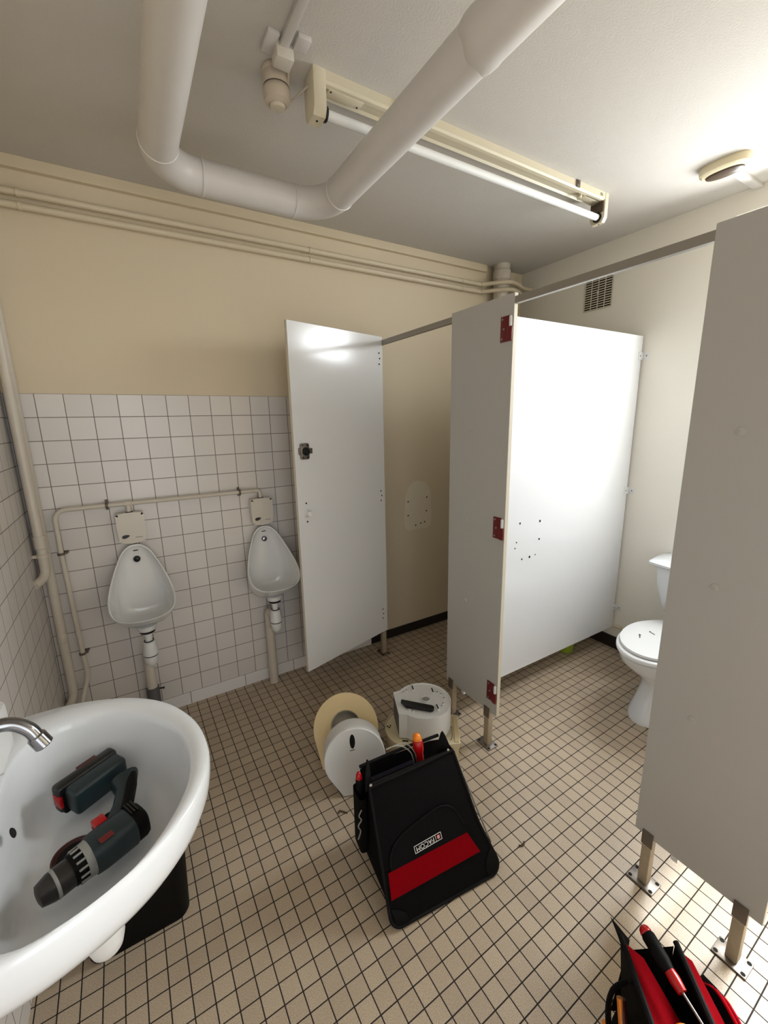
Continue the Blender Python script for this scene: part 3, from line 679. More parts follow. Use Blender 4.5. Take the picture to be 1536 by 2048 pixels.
rings = [iring(0.0, .686), iring(.10, .686), iring(.25, .6875), iring(.45, .691), iring(.62, .694), iring(.75, .699), iring(.85, .712), iring(.915, .745), iring(.955, .790), iring(.98, .826), iring(.995, .841), iring(1.02, .849),
         [(a.x * .5 + b2.x * .5, a.y * .5 + b2.y * .5, .852) for a, b2 in zip(inn, out)],
         oring(.985, .8515), oring(.997, .846), oring(1.003, .836), oring(1.0, .815), oring(.988, .790), oring(.965, .768), oring(.92, .745), oring(.84, .72), oring(.72, .69), oring(.55, .655), oring(.35, .635), oring(.22, .63)]
loft(bm, rings, False, True)
bmesh.ops.remove_doubles(bm, verts=bm.verts, dist=0.0004)
obj('bowl', bm, M['ceramic'], t, angle=80)
bm = B(); lathe(bm, [(0.040, 0.0), (0.042, 0.004), (0.037, 0.007), (0.029, 0.003)], 32, Matrix.Translation((0.117, -1.448, 0.6865)))
dr = obj('drain', bm, M['rust'], t, label='dark red drain ring')
obj('drain_hole', disc(B(), (0.117, -1.448, 0.6885), (0, 0, 1), 0.030, 0.002, 24), M['dark_hole'], dr)
bm = B(); lathe(bm, [(0.010, 0), (0.0085, 0.0015), (0.0, 0.001)], 20, zmat((0.037, -1.452, 0.800), (1, 0, 0.35)))
obj('overflow_hole', bm, M['dark_hole'], t)
t = thing('basin_trap', 'white bottle trap under the oval basin', 'drain trap', (0.14, -1.49, 0.45))
mx = Matrix.Translation((0.143, -1.470, 0))
obj('cup', lathe(B(), [(0.0, 0.432), (0.02, 0.434), (0.030, 0.446), (0.036, 0.47), (0.036, 0.53), (0.031, 0.56), (0.022, 0.57)], 28, mx), M['white_plastic'], t)
obj('tailpipe', lathe(B(), [(0.018, 0.56), (0.018, 0.632)], 20, mx), M['white_plastic'], t)
obj('outlet_pipe', tube(B(), [(0.13, -1.47, 0.535), (XL, -1.47, 0.535)], 0.018, 16), M['white_plastic'], t)
# tap
t = thing('tap', 'chrome tap with a curved spout over the basin', 'tap', (-0.05, -1.435, 0.85))
obj('body', lathe(B(), [(0.024, 0.852), (0.024, 0.857), (0.019, 0.86), (0.019, 0.955), (0.016, 0.975), (0.0, 0.98)], 28, Matrix.Translation((-0.045, -1.458, 0))), M['chrome'], t)
sp = smooth_path([(-0.045, -1.458, 0.945), (-0.01, -1.448, 0.992), (0.03, -1.436, 1.016), (0.062, -1.430, 1.014), (0.088, -1.433, 0.994), (0.100, -1.436, 0.968)], 8)
obj('spout', tube(B(), sp, 0.0125, 24), M['chrome'], t)
obj('aerator', lathe(B(), [(0.0132, -0.004), (0.0158, -0.001), (0.0158, 0.022), (0.0135, 0.024), (0.012, 0.021)], 28, zmat((0.0975, -1.4352, 0.974), (0.42, -0.1, -0.9))), M['chrome'], t)
t = thing('soap_dispenser', 'white rounded soap dispenser on the wall behind the tap', 'soap dispenser', (-0.03, -1.35, 0.852))
obj('body', prism(B(), rrect(0.132, 0.150, 0.03, 6), 0.888, 0.992, Matrix.Translation((-0.0385, -1.345, 0)), 0.012, seg=4), M['white_plastic'], t, angle=60)
# bin under the basin
t = thing('waste_bin', 'black plastic bin on the floor under the basin', 'bin', (0.17, -1.0, 0))
bm = B()
def rr_ring(x0, x1, y0, y1, r_, z): return [(p[0], p[1], z) for p in rrect(x1 - x0, y1 - y0, r_, 6, (x0 + x1) / 2, (y0 + y1) / 2)]
loft(bm, [rr_ring(0.03, 0.298, -1.145, -0.875, 0.035, 0.0), rr_ring(0.028, 0.302, -1.148, -0.872, 0.035, 0.01), rr_ring(0.015, 0.316, -1.163, -0.858, 0.04, 0.34), rr_ring(0.012, 0.320, -1.167, -0.854, 0.04, 0.345), rr_ring(0.012, 0.320, -1.167, -0.854, 0.04, 0.36), rr_ring(0.022, 0.310, -1.156, -0.865, 0.036, 0.36), rr_ring(0.036, 0.292, -1.138, -0.882, 0.032, 0.02)])
obj('body', bm, M['matt_black'], t, angle=50)

# ================================================================== DRILL in the basin
DZ = 0.744
t = thing('cordless_drill', 'dark teal cordless drill lying in the basin', 'drill', (0.16, -1.47, 0.70))
ad = Vector((-0.90, -0.43, 0.0)).normalized(); pd = Vector((0.43, -0.90, 0.0)).normalized(); zd = Vector((0, 0, 1))
# local frame: x forward along the chuck, y toward the camera, z up
F = frame((0.199, -1.515, DZ + 0.006), ad, pd, zd)
def sect(x, hw, hh, oy=0, n=20, p=3.0):
    o_ = []
    for k in range(n):
        th = 2 * PI * k / n; ca, sa = math.cos(th), math.sin(th)
        o_.append((x, oy + hw * math.copysign(abs(ca) ** (2 / p), ca), hh * math.copysign(abs(sa) ** (2 / p), sa)))
    return o_
obj('motor_housing', loft(B(), [sect(-0.030, .034, .030), sect(-0.026, .037, .032), sect(0.030, .036, .033), sect(0.046, .034, .031)], mx=F), M['teal'], t, angle=50)
obj('rear_cap', loft(B(), [sect(-0.056, .022, .020), sect(-0.053, .031, .026), sect(-0.046, .034, .030), sect(-0.030, .0345, .0305)], mx=F), M['matt_black'], t, angle=50)
for k in range(3): obj('vent_slot', box(B(), -0.046 + k * 0.006, -0.043 + k * 0.006, -0.026, 0.008, 0.0285, 0.0325, 0, 1, F), M['black'], t)
def cyl(x0, x1, r0, r1, mt, nm, seg=32):
    return obj(nm, lathe(B(), [(r0, 0), (r1, x1 - x0)], seg, F @ frame((x0, 0, 0), (0, 1, 0), (0, 0, 1), (1, 0, 0))), mt, t)
cyl(0.046, 0.058, 0.0335, 0.032, M['grey_ring'], 'torque_ring')
tc_ = cyl(0.058, 0.078, 0.030, 0.0285, M['matt_black'], 'torque_collar')
for k in range(14):
    a = 2 * PI * k / 14
    bm = lathe(B(), [(0.0022, 0), (0.0022, 0.014), (0.0, 0.0145)], 8, F @ frame((0.058, 0.0298 * math.cos(a), 0.0298 * math.sin(a)), (0, 1, 0), (0, 0, 1), (1, 0, 0)))
    obj('torque_mark', bm, M['grey_ring'], tc_)
obj('chuck', lathe(B(), [(0.0265, 0.0), (0.0265, 0.026), (0.0255, 0.029), (0.0255, 0.031), (0.025, 0.033), (0.019, 0.050), (0.012, 0.052), (0.0, 0.050)], 32, F @ frame((0.078, 0, -0.001), (0, 1, 0), (0, 0, 1), (1, 0, 0))), M['chuck'], t)
obj('chuck_ring', lathe(B(), [(0.0262, 0.0), (0.0268, 0.001), (0.0268, 0.005), (0.0258, 0.006)], 32, F @ frame((0.100, 0, -0.001), (0, 1, 0), (0, 0, 1), (1, 0, 0)), cap0=False, cap1=False), M['grey_ring'], t)
# handle from the body back to the battery
def hring(c, dx, hw, hh, n=20):
    c = Vector(c); d = Vector(dx).normalized()
    return [tuple(c + d * (hw * math.copysign(abs(math.cos(2 * PI * k / n)) ** 0.75, math.cos(2 * PI * k / n))) + zd * (hh * math.copysign(abs(math.sin(2 * PI * k / n)) ** 0.75, math.sin(2 * PI * k / n)))) for k in range(n)]
e = (0.93, 0.36, 0)
obj('handle', loft(B(), [hring((0.196, -1.497, DZ), e, .034, .024), hring((0.200, -1.467, DZ), e, .026, .021), hring((0.210, -1.432, DZ + .002), e, .0205, .0195), hring((0.217, -1.392, DZ + .004), e, .0215, .0195), hring((0.214, -1.360, DZ + .006), e, .03, .022)]), M['teal'], t, angle=60)
obj('grip', loft(B(), [hring((0.216, -1.463, DZ + .006), e, .013, .017), hring((0.2215, -1.432, DZ + .007), e, .0125, .0165), hring((0.2275, -1.392, DZ + .009), e, .0125, .0165), hring((0.2295, -1.367, DZ + .010), e, .011, .014)]), M['matt_black'], t, angle=60)
obj('direction_switch', box(B(), -0.014, 0.010, -0.0175, 0.0075, -0.010, 0.010, 0.003, 2, frame((0.172, -1.479, DZ + 0.016), ad, pd, zd)), M['red_plastic'], t)
obj('trigger', loft(B(), [hring((0.174, -1.472, DZ), e, .010, .010), hring((0.182, -1.447, DZ), e, .010, .010)]), M['matt_black'], t)
bd = Vector((0.84, 0.54, 0)).normalized(); bp = Vector((0.54, -0.84, 0))
BF = frame((0.162, -1.345, DZ + 0.006), bd, bp, zd)
obj('foot', box(B(), -0.055, 0.062, -0.030, 0.016, -0.030, 0.030, 0.010, 3, BF), M['teal'], t)
ba = obj('battery', box(B(), -0.066, 0.066, -0.058, -0.026, -0.033, 0.033, 0.009, 3, BF), M['black'], t)
obj('battery_base', box(B(), -0.062, 0.050, -0.034, -0.020, -0.033, 0.028, 0.006, 2, BF), M['matt_black'], ba)
obj('release_button', box(B(), -0.0675, -0.060, -0.050, -0.022, -0.014, 0.014, 0.002, 2, BF), M['red_plastic'], ba)
obj('battery_label', box(B(), -0.012, 0.030, -0.0586, -0.046, 0.030, 0.0335, 0.0005, 1, BF), M['rust'], ba)
obj('side_label', box(B(), 0.008, 0.032, 0.010, 0.024, 0.0315, 0.0335, 0.0005, 1, F), M['dim_red'], t)

# ================================================================== PAPER DISPENSERS on the floor
def teardrop(R_, base, hw, n=44, lip=0.012):
    """disc of radius R_ centred on 0, flat mouth of half width hw at y=-base"""
    out_ = []
    # tangent from the mouth corner to the circle
    d = math.hypot(hw, base); phi = math.atan2(-base, hw); be = math.acos(min(1, R_ / d))
    a0 = phi + be; a1 = PI - a0
    for k in range(n + 1):
        a = a0 + (a1 - a0) * k / n
        out_.append((R_ * math.cos(a), R_ * math.sin(a)))
    out_.append((-hw, -base)); out_.append((hw, -base))
    return out_
# cream cover leaning back, round top up
cv = Vector((0.29, 0.465, 0.835)).normalized(); cu = Vector((0.85, -0.53, 0)).normalized(); cn = cu.cross(cv).normalized()
if cn.y > 0: cn = -cn
CB = Vector((0.974, -0.910, 0.004))
CFm = frame(CB + cv * 0.178, cu, cv, cn)
t = thing('cream_dispenser', 'cream paper dispenser drum with round hole, leaning behind the white one', 'paper dispenser', CB)
outl = teardrop(0.153, 0.172, 0.10)
hole = [(0.066 * math.cos(2 * PI * k / len(outl)), 0.066 * math.sin(2 * PI * k / len(outl)) + 0.004) for k in range(len(outl))]
a0 = math.atan2(outl[0][1], outl[0][0])
hole = []
for p in outl:
    a = math.atan2(p[1], p[0]); hole.append((0.070 * math.cos(a), 0.004 + 0.070 * math.sin(a)))
sc = lambda o_, s: [(x * s, y * s) for x, y in o_]
bm = B()
R3 = lambda o_, z: [(x, y, z) for x, y in o_]
loft(bm, [R3(hole, -0.05), R3(hole, -0.002), R3(sc(hole, 1.02), 0.0), R3(sc(outl, .985), 0.0), R3(outl, -0.004), R3(sc(outl, .97), -0.05), R3(sc(outl, .84), -0.105)], False, True, mx=CFm)
obj('cover', bm, M['cream_plastic'], t, angle=40)
bm = B()
loft(bm, [R3(sc(hole, 0.99), -0.049), R3(sc(hole, 0.985), -0.0035), R3(sc(hole, 0.965), -0.0035), R3(sc(hole, .96), -0.049)], True, True, mx=CFm)
obj('core', bm, M['core_grey'], t, angle=40, label='grey inner core')
# white dispenser standing on its mouth
wu = Vector((0.935, -0.355, 0)).normalized(); wb = Vector((0.355, 0.935, 0)); tl = math.radians(13)
wv = (wb * math.sin(tl) + Vector((0, 0, 1)) * math.cos(tl)).normalized(); wn = wu.cross(wv).normalized()
if wn.y > 0: wn = -wn
WB = Vector((0.966, -1.047, 0.003))
WF = frame(WB + wv * 0.150, wu, wv, wn)
t = thing('white_dispenser', 'white round paper dispenser standing against the cream one', 'paper dispenser', WB)
outl = teardrop(0.132, 0.150, 0.058)
bm = B(); loft(bm, [R3(sc(outl, .972), 0.0), R3(sc(outl, .99), -0.002), R3(outl, -0.006), R3(outl, -0.026), R3(sc(outl, .985), -0.028), R3(sc(outl, .985), -0.095)], True, True, mx=WF)
obj('cover', bm, M['white_plastic'], t, angle=40)
el = [(0.0115 * math.cos(2 * PI * k / 28) - 0.008, 0.078 + 0.030 * math.sin(2 * PI * k / 28)) for k in range(28)]
obj('level_window', prism(B(), el, -0.001, 0.0012, WF), M['black'], t)
obj('lock_mark', box(B(), -0.016, 0.006, 0.0405, 0.0435, -0.0005, 0.001, 0, 1, WF @ Matrix.Rotation(0.12, 4, 'Z')), M['bracket'], t)
# cream dispenser lying flat
fa = Vector((-0.80, 0.60, 0)).normalized()      # toward the round end
fp = Vector((0.60, 0.80, 0)).normalized()
FB = Vector((1.494, -1.088, 0)) + fa * 0.215
ZF = 0.122
FM = frame(Vector((FB.x, FB.y, 0)), -fp, fa, (0, 0, 1))
t = thing('flat_dispenser', 'cream paper dispenser lying flat on the floor by the cubicle leg', 'paper dispenser', FB)
outl = teardrop(0.138, 0.215, 0.092)
bm = B(); loft(bm, [R3(sc(outl, .965), 0.0), R3(sc(outl, .97), 0.08), R3(outl, 0.108), R3(outl, ZF - 0.002), R3(sc(outl, .985), ZF), R3(sc(outl, .965), ZF), R3(sc(outl, .960), ZF - 0.006)], True, True, mx=FM)
obj('cover', bm, M['cream_light'], t, angle=30)
bm = B(); box(bm, -0.084, 0.084, -0.209, -0.190, ZF - 0.008, ZF - 0.001, 0.001, 1, FM)
obj('mouth_edge', bm, M['cream_plastic'], t)
for u, v in ((0.055, 0.125), (0.060, 0.112), (0.048, 0.116)): obj('screw_hole', disc(B(), FM @ Vector((-u + 0.06, v, ZF - 0.006)), (0, 0, 1), 0.0045), M['dark_hole'], t)
for u, v in ((0.093, 0.035), (0.094, -0.068)): obj('fixing_slot', box(B(), u - 0.004, u + 0.004, v - 0.014, v + 0.014, ZF - 0.0058, ZF - 0.0052, 0, 1, FM), M['dark_hole'], t)
wre = [FM @ Vector(p) for p in ((-0.012, -0.176, ZF - 0.004), (0.000, -0.181, ZF + 0.004), (0.030, -0.180, ZF + 0.004), (0.062, -0.179, ZF + 0.004), (0.076, -0.172, ZF - 0.003))]
obj('wire_loop', tube(B(), smooth_path(wre, 5), 0.0018, 8), M['bracket'], t)
# white base on top
ZW = 0.250
WC = Vector((1.373, -0.968, ZF))
ma = Vector((-0.92, 0.39, 0)).normalized(); mp_ = Vector((0.39, 0.92, 0)).normalized()
WM = frame(Vector((WC.x, WC.y, 0)), mp_, -ma, (0, 0, 1))
t = thing('dispenser_base', 'white round dispenser base with black arm on the flat cream one', 'paper dispenser', WC)
def drum(R_, base, hw, n=40):
    a0 = math.asin(min(0.999, 0.62)); out_ = []
    st = -PI / 2 + math.radians(42); en = 3 * PI / 2 - math.radians(42)
    for k in range(n + 1):
        a = st + (en - st) * k / n; out_.append((R_ * math.cos(a), R_ * math.sin(a)))
    out_ += [(-hw, -base), (hw, -base)]
    return out_
outl = drum(0.130, 0.132, 0.078)
bm = B()
z0 = ZF + 0.002
vr = [R3(outl, z0), R3(outl, ZW - 0.004), R3(sc(outl, 1.012), ZW - 0.003), R3(sc(outl, 1.012), ZW + 0.001), R3(sc(outl, .985), ZW + 0.001), R3(sc(outl, .975), ZW - 0.005)]
loft(bm, vr, True, True, mx=WM)
dcov = obj('shell', bm, M['white_plastic'], t, angle=30)
obj('mouth', box(B(), -0.068, 0.068, -0.1335, -0.128, z0 + 0.006, ZW - 0.012, 0.001, 1, WM), M['grey_plastic'], t, label='mouth opening, its shade painted as a grey slab')  # grey slab paints the shade inside the open mouth
bm = B(); lathe(bm, [(0.024, ZW - 0.005), (0.024, ZW + 0.006), (0.0205, ZW + 0.006), (0.019, ZW - 0.002), (0.0, ZW - 0.002)], 32, WM @ Matrix.Translation((0.002, 0.012, 0)), cap0=False)
obj('hub', bm, M['white_plastic'], t)
obj('hub_recess', disc(B(), WM @ Vector((0.002, 0.012, ZW - 0.0018)), (0, 0, 1), 0.0185, 0.001, 28), M['grey_ring'], t)
for u_, v_ in ((0.096, -0.032), (0.060, 0.060), (-0.062, 0.052)):
    mm = WM @ Matrix.Translation((u_, v_, 0)) @ Matrix.Rotation(PI / 2, 4, 'Z')
    bo = obj('slot_boss', prism(B(), rrect(0.015, 0.046, 0.006, 4), ZW - 0.005, ZW + 0.003, mm, 0.0015), M['white_plastic'], t)
    obj('slot', box(B(), -0.003, 0.003, -0.016, 0.016, ZW + 0.0028, ZW + 0.0034, 0, 1, mm), M['dark_hole'], bo)
for u_, v_ in ((0.082, -0.066), (0.072, -0.082), (0.046, 0.080), (0.028, 0.094), (-0.004, 0.100), (-0.040, 0.085), (-0.058, 0.074), (-0.052, -0.078), (-0.066, -0.062)):
    bo = obj('screw_boss', lathe(B(), [(0.0065, ZW - 0.005), (0.006, ZW + 0.002), (0.0, ZW + 0.002)], 12, WM @ Matrix.Translation((u_, v_, 0))), M['white_plastic'], t)
    obj('screw_hole', disc(B(), WM @ Vector((u_, v_, ZW + 0.0018)), (0, 0, 1), 0.0030), M['dark_hole'], bo)
A0, A1 = Vector((1.262, -0.938, ZW + 0.010)), Vector((1.368, -1.058, ZW + 0.010))
da = (A1 - A0).normalized(); dp = Vector((-da.y, da.x, 0)); LL = (A1 - A0).length
ol = [(0.0, 0.018), (0.0, 0.006), (0.03, -0.020), (LL - 0.016, -0.015)] + [(LL - 0.016 + 0.016 * math.cos(a), 0.016 * math.sin(a)) for a in [math.radians(x) for x in (-60, -30, 0, 30, 60)]] + [(LL - 0.016, 0.016)]
obj('black_arm', prism(B(), ol, -0.008, 0.007, frame(A0, da, dp, (0, 0, 1)), 0.002), M['black'], t)

# ================================================================== TOOL BAG (standing)
u = Vector((0.993, -0.118, 0)).normalized(); v = Vector((0.059, 0.497, 0.866)).normalized(); n = u.cross(v).normalized()
if n.y > 0: n = -n
hb = Vector((0.118, 0.993, 0))                   # horizontal, away from the camera
A = Vector((0.837, -1.53, 0.002))
FF = frame(A, u, v, n)                           # face frame: x across, y up the face, z outwards
t = thing('tool_bag', 'black canvas tool bag with a red band', 'tool bag', (1.045, -1.40, 0))
def fp3(x, y, d=0.0): return FF @ Vector((x, y, d))
# body: front face leaning back, flat bottom, upright back
def bag_section(s):                              # s: 0 left ... 1 right ; returns closed section from front bottom
    xb = 0.014 + 0.388 * s; xt = 0.014 + 0.326 * s
    fb = fp3(xb, 0); ft = fp3(xt, 0.408)
    bl = 0.30; bt = 0.085
    bulge = -0.010
    f1 = fp3(xb + (xt - xb) * .35, .408 * .33, 0.010); f2 = fp3(xb + (xt - xb) * .7, .408 * .7, 0.006)
    back_b = Vector((fb.x, fb.y, 0.002)) + hb * bl; back_t = ft + hb * bt
    back_m = (back_b + back_t) * 0.5 + hb * 0.02
    low = fb + Vector((0, 0, 0.0))
    return [fb, f1, f2, ft, ft + hb * (bt * 0.5) - Vector((0, 0, 0.22)), back_t - Vector((0, 0, 0.01)), back_m, back_b]
bm = B()
NS = 9
rings = []
for k in range(NS):
    s = k / (NS - 1); sec = bag_section(s)
    if k in (0, NS - 1):
        c_ = sum(sec, Vector()) / len(sec); sec = [p + (c_ - p) * 0.035 for p in sec]
        for p in sec: p.z = max(p.z, 0.004)
    rings.append([tuple(p) for p in sec])
loft(bm, rings)
obj('body', bm, M['bag'], t, angle=50)
# front panel slab with rounded lower corners
def rq(ptsc, rad): return [(p.x, p.y) for p in fillet([Vector((a, b, 0)) for a, b in ptsc] , rad, 6)]
loop = [(0.2, 0.0), (0.0, 0.0), (0.012, 0.405), (0.355, 0.412), (0.417, 0.0), (0.2, 0.0)]
pl = rq([(0.21, -0.001), (-0.006, -0.001), (0.010, 0.405), (0.346, 0.412), (0.376, 0.17), (0.426, -0.001), (0.21, -0.001)], [0.035, 0.012, 0.012, 0.25, 0.035])[:-1]
obj('front_panel', prism(B(), pl, 0.004, 0.014, FF, 0.003), M['bag'], t)
# binding around the panel
edge = [FF @ Vector((a, b, 0.012)) for a, b in pl]
obj('binding', tube(B(), edge + [edge[0]], 0.0055, 8, False), M['bag_trim'], t)
for xs in ((-0.004, 0.075), (0.345, 0.422)):
    x0, x1 = xs
    if x0 < 0.1: cpts = [(0.010, 0.010), (0.030, 0.003), (0.058, 0.003), (0.050, 0.026), (0.030, 0.042), (0.002, 0.055)]
    else: cpts = [(0.388, 0.003), (0.408, 0.012), (0.413, 0.030), (0.404, 0.078), (0.392, 0.075), (0.368, 0.050), (0.360, 0.022), (0.362, 0.004)]
    obj('corner_guard', prism(B(), cpts, 0.013, 0.017, FF, 0.001), M['matt_black'], t)
# curved pocket flap seam and pocket bulge
pk = [(p.x, p.y) for p in smooth_path([Vector((a, b, 0)) for a, b in ((0.02, 0.07), (0.03, 0.18), (0.07, 0.225), (0.16, 0.250), (0.24, 0.262), (0.285, 0.245), (0.31, 0.20), (0.340, 0.09))], 5)]
obj('pocket', prism(B(), pk, 0.013, 0.0205, FF, 0.003), M['bag'], t)
obj('pocket_seam', tube(B(), [fp3(a, b, 0.020) for a, b in pk if b > 0.16], 0.0025, 8), M['bag_trim'], t)
bm = B(); quad(bm, [fp3(0.008, 0.078, 0.0215), fp3(0.352, 0.085, 0.0215), fp3(0.320, 0.155, 0.0215), fp3(0.014, 0.150, 0.0215)])
r_ = bmesh.ops.solidify(bm, geom=bm.faces[:], thickness=-0.002)
obj('red_band', bm, M['red_cloth'], t, False, label='red band')
# maker's logo, upside down on the standing bag
def text_mesh(s, size):
    cu_ = bpy.data.curves.new('txt', 'FONT'); cu_.body = s; cu_.size = size; cu_.extrude = 0.0003; cu_.align_x = 'CENTER'; cu_.align_y = 'CENTER'
    ob = bpy.data.objects.new('txt', cu_); me = bpy.data.meshes.new_from_object(ob); bm_ = bmesh.new(); bm_.from_mesh(me)
    bpy.data.objects.remove(ob); bpy.data.curves.remove(cu_); bpy.data.meshes.remove(me)
    return bm_
LF = FF @ Matrix.Translation((0.170, 0.179, 0.0212)) @ Matrix.Rotation(PI + 0.06, 4, 'Z')
bm = B()
w2, h2, tk = 0.053, 0.0108, 0.0016
for a in ((-w2, w2, h2 - tk, h2), (-w2, w2, -h2, -h2 + tk), (-w2, -w2 + tk, -h2, h2), (w2 - tk, w2, -h2, h2)): box(bm, a[0], a[1], a[2], a[3], 0, 0.0008, 0, 1, LF)
box(bm, -w2 + 0.0225, -w2 + 0.0238, -h2, h2, 0, 0.0008, 0, 1, LF)
lg = obj('logo', bm, M['white_print'], t, False, label='white logo frame')
tb = text_mesh('FACOM', 0.0190); bmesh.ops.transform(tb, matrix=LF @ Matrix.Translation((0.0115, 0, 0.0004)) @ Matrix.Scale(1.10, 4, (1, 0, 0)), verts=tb.verts)
obj('lettering', tb, M['white_print'], lg, False)
em_bm = B(); hx = -w2 + 0.012
prism(em_bm, [(hx + 0.0072 * math.cos(a), 0.0072 * math.sin(a)) for a in [PI / 6 + k * PI / 3 for k in range(6)]], 0, 0.0006, LF)
for yy in (-0.0034, 0.0, 0.0034): box(em_bm, hx - 0.0040, hx + 0.0046, yy - 0.0007, yy + 0.0007, 0.0004, 0.0010, 0, 1, LF, 1)
obj('emblem', em_bm, [M['red_print'], M['white_print']], lg, False)
# top edge binding, ears, rivets
obj('top_binding', tube(B(), [fp3(0.010, 0.398, 0.015), fp3(0.18, 0.404, 0.018), fp3(0.345, 0.412, 0.015)], 0.006, 10), M['bag_trim'], t)
for s, xx in ((0, 0.014), (1, 0.332)):
    b2 = B()
    base = fp3(xx, 0.400, 0.010)
    o_ = [(-0.016, -0.02), (-0.012, 0.02), (-0.004, 0.055), (0.004, 0.066), (0.010, 0.055), (0.016, 0.02), (0.022, -0.03)] if s == 0 else [(-0.034, -0.03), (-0.028, 0.0), (-0.010, 0.022), (-0.002, 0.056), (0.006, 0.070), (0.014, 0.062), (0.030, 0.025), (0.040, -0.03)]
    if s == 0: dirx = (hb * 0.55 + u * 0.65).normalized()
    else: dirx = (hb * 0.55 - u * 0.75).normalized()
    upv = (Vector((0, 0, 1)) * 0.93 + hb * 0.30).normalized() if s else (Vector((0, 0, 1)) * 0.9 + hb * 0.40 + u * 0.12).normalized()
    prism(b2, o_, -0.004, 0.004, frame(base + hb * 0.02, dirx, upv, dirx.cross(upv)), 0.0015)
    obj('end_flap', b2, M['bag_trim'], t)
    obj('rivet', lathe(B(), [(0.005, 0), (0.0045, 0.002), (0.0, 0.003)], 14, zmat(fp3(0.014 if not s else 0.325, 0.404 if not s else 0.418, 0.018), n)), M['alu'], t)
# navy lining strip and back wall of the bag mouth
bm = B(); q0 = fp3(0.03, 0.40, 0.0) + hb * 0.012; q1 = fp3(0.20, 0.405, 0.0) + hb * 0.012
quad(bm, [q0, q1, q1 + hb * 0.03 - Vector((0, 0, 0.015)), q0 + hb * 0.03 - Vector((0, 0, 0.015))])
bmesh.ops.solidify(bm, geom=bm.faces[:], thickness=0.002)
obj('lining', bm, M['navy'], t, False, label='navy blue lining')
bt0, bt1 = fp3(0.012, 0.404) + hb * 0.085, fp3(0.342, 0.410) + hb * 0.085
obj('rear_edge', tube(B(), [bt0 + Vector((0, 0, -0.004)), (bt0 + bt1) / 2 + Vector((0, 0, 0.002)), bt1 + Vector((0, 0, -0.002))], 0.006, 10), M['bag_trim'], t)
# tool pouch with cord on the left side
sl = fp3(-0.006, 0.360) + hb * 0.062 + Vector((0, 0, -0.105))
obj('side_pocket', loft(B(), [[tuple(sl + u * a + hb * b_ + Vector((0, 0, z_))) for a, b_ in rrect(0.03, 0.075, 0.012, 4)] for z_ in (-0.14, -0.13, 0.02, 0.06, 0.085)], True, False), M['bag'], t, angle=60)
obj('drawcord', tube(B(), smooth_path([sl + u * -0.016 + hb * -0.045 + Vector((0, 0, z_)) + u * dx for z_, dx in ((0.055, 0.004), (0.035, -0.006), (0.015, 0.002), (-0.005, -0.010), (-0.03, -0.002), (-0.06, -0.012))], 5), 0.0022, 8), M['wire'], t)
obj('zip', tube(B(), smooth_path([fp3(0.362, 0.38, -0.01), fp3(0.382, 0.28, -0.012), fp3(0.40, 0.18, -0.012), fp3(0.418, 0.08, -0.008)], 6), 0.0032, 8), M['alu'], t)

def screwdriver(P0, P1, P2, r, name, lab, mats, cap=0.2):
    """P0 butt of the handle, P1 front of the handle, P2 tip"""
    P0, P1, P2 = Vector(P0), Vector(P1), Vector(P2)
    t = thing(name, lab, 'screwdriver', P0)
    Lh = (P1 - P0).length; d = (P1 - P0).normalized(); mx_ = zmat(P0, d)
    obj('handle', lathe(B(), [(r * .80, Lh * cap), (r * 1.0, Lh * (cap + .05)), (r, Lh * .55), (r * .72, Lh * .72), (r * .80, Lh * .82), (r * .62, Lh)], 24, mx_), mats[0], t, angle=60)
    obj('end_cap', lathe(B(), [(0.0, 0.0), (r * .45, Lh * .015), (r * .75, Lh * cap * .4), (r * .9, Lh * cap * .95), (r * .85, Lh * cap + .001)], 24, mx_), mats[1], t, angle=60)
    if len(mats) > 2:
        obj('collar', lathe(B(), [(r * .735, Lh * .70), (r * .83, Lh * .82), (r * .66, Lh * 1.003)], 24, mx_, cap0=False), mats[2], t, angle=60)
    obj('blade', tube(B(), [P1 - d * 0.01, P2], 0.0026, 10), M['steel'], t)
    return t
s0 = fp3(0.242, 0.400) + hb * 0.050
screwdriver(s0 + Vector((-0.006, 0.020, 0.070)), s0 + Vector((0, 0, -0.04)), s0 + Vector((0.004, 0, -0.16)), 0.0195, 'screwdriver', 'red screwdriver with orange end standing in the tool bag', [M['red_plastic'], M['orange']])
s1 = fp3(-0.006, 0.360) + hb * 0.062
screwdriver(s1 + Vector((0.004, 0.012, 0.048)), s1 + Vector((0.0, 0, -0.06)), s1 + Vector((0.0, 0, -0.13)), 0.0125, 'screwdriver', 'dark screwdriver with red end in the bag\'s left pocket', [M['matt_black'], M['red_plastic']], 0.22)
w0 = fp3(0.215, 0.400) + hb * 0.05
t2 = thing('cable_loop', 'thin grey cable curling out of the tool bag', 'cable', w0)
for k, dd in enumerate((0.0, 0.014)):
    obj('strand', tube(B(), smooth_path([w0 + Vector((dd, 0, -0.04)), w0 + Vector((dd - 0.008, 0.008, 0.004)), w0 + Vector((dd - 0.03, 0.024, 0.030 + dd * .4)), w0 + Vector((dd - 0.062, 0.034, 0.042)), w0 + Vector((dd * .5 - 0.100, 0.036, 0.044))], 7), 0.0024, 10), M['wire'], t2)

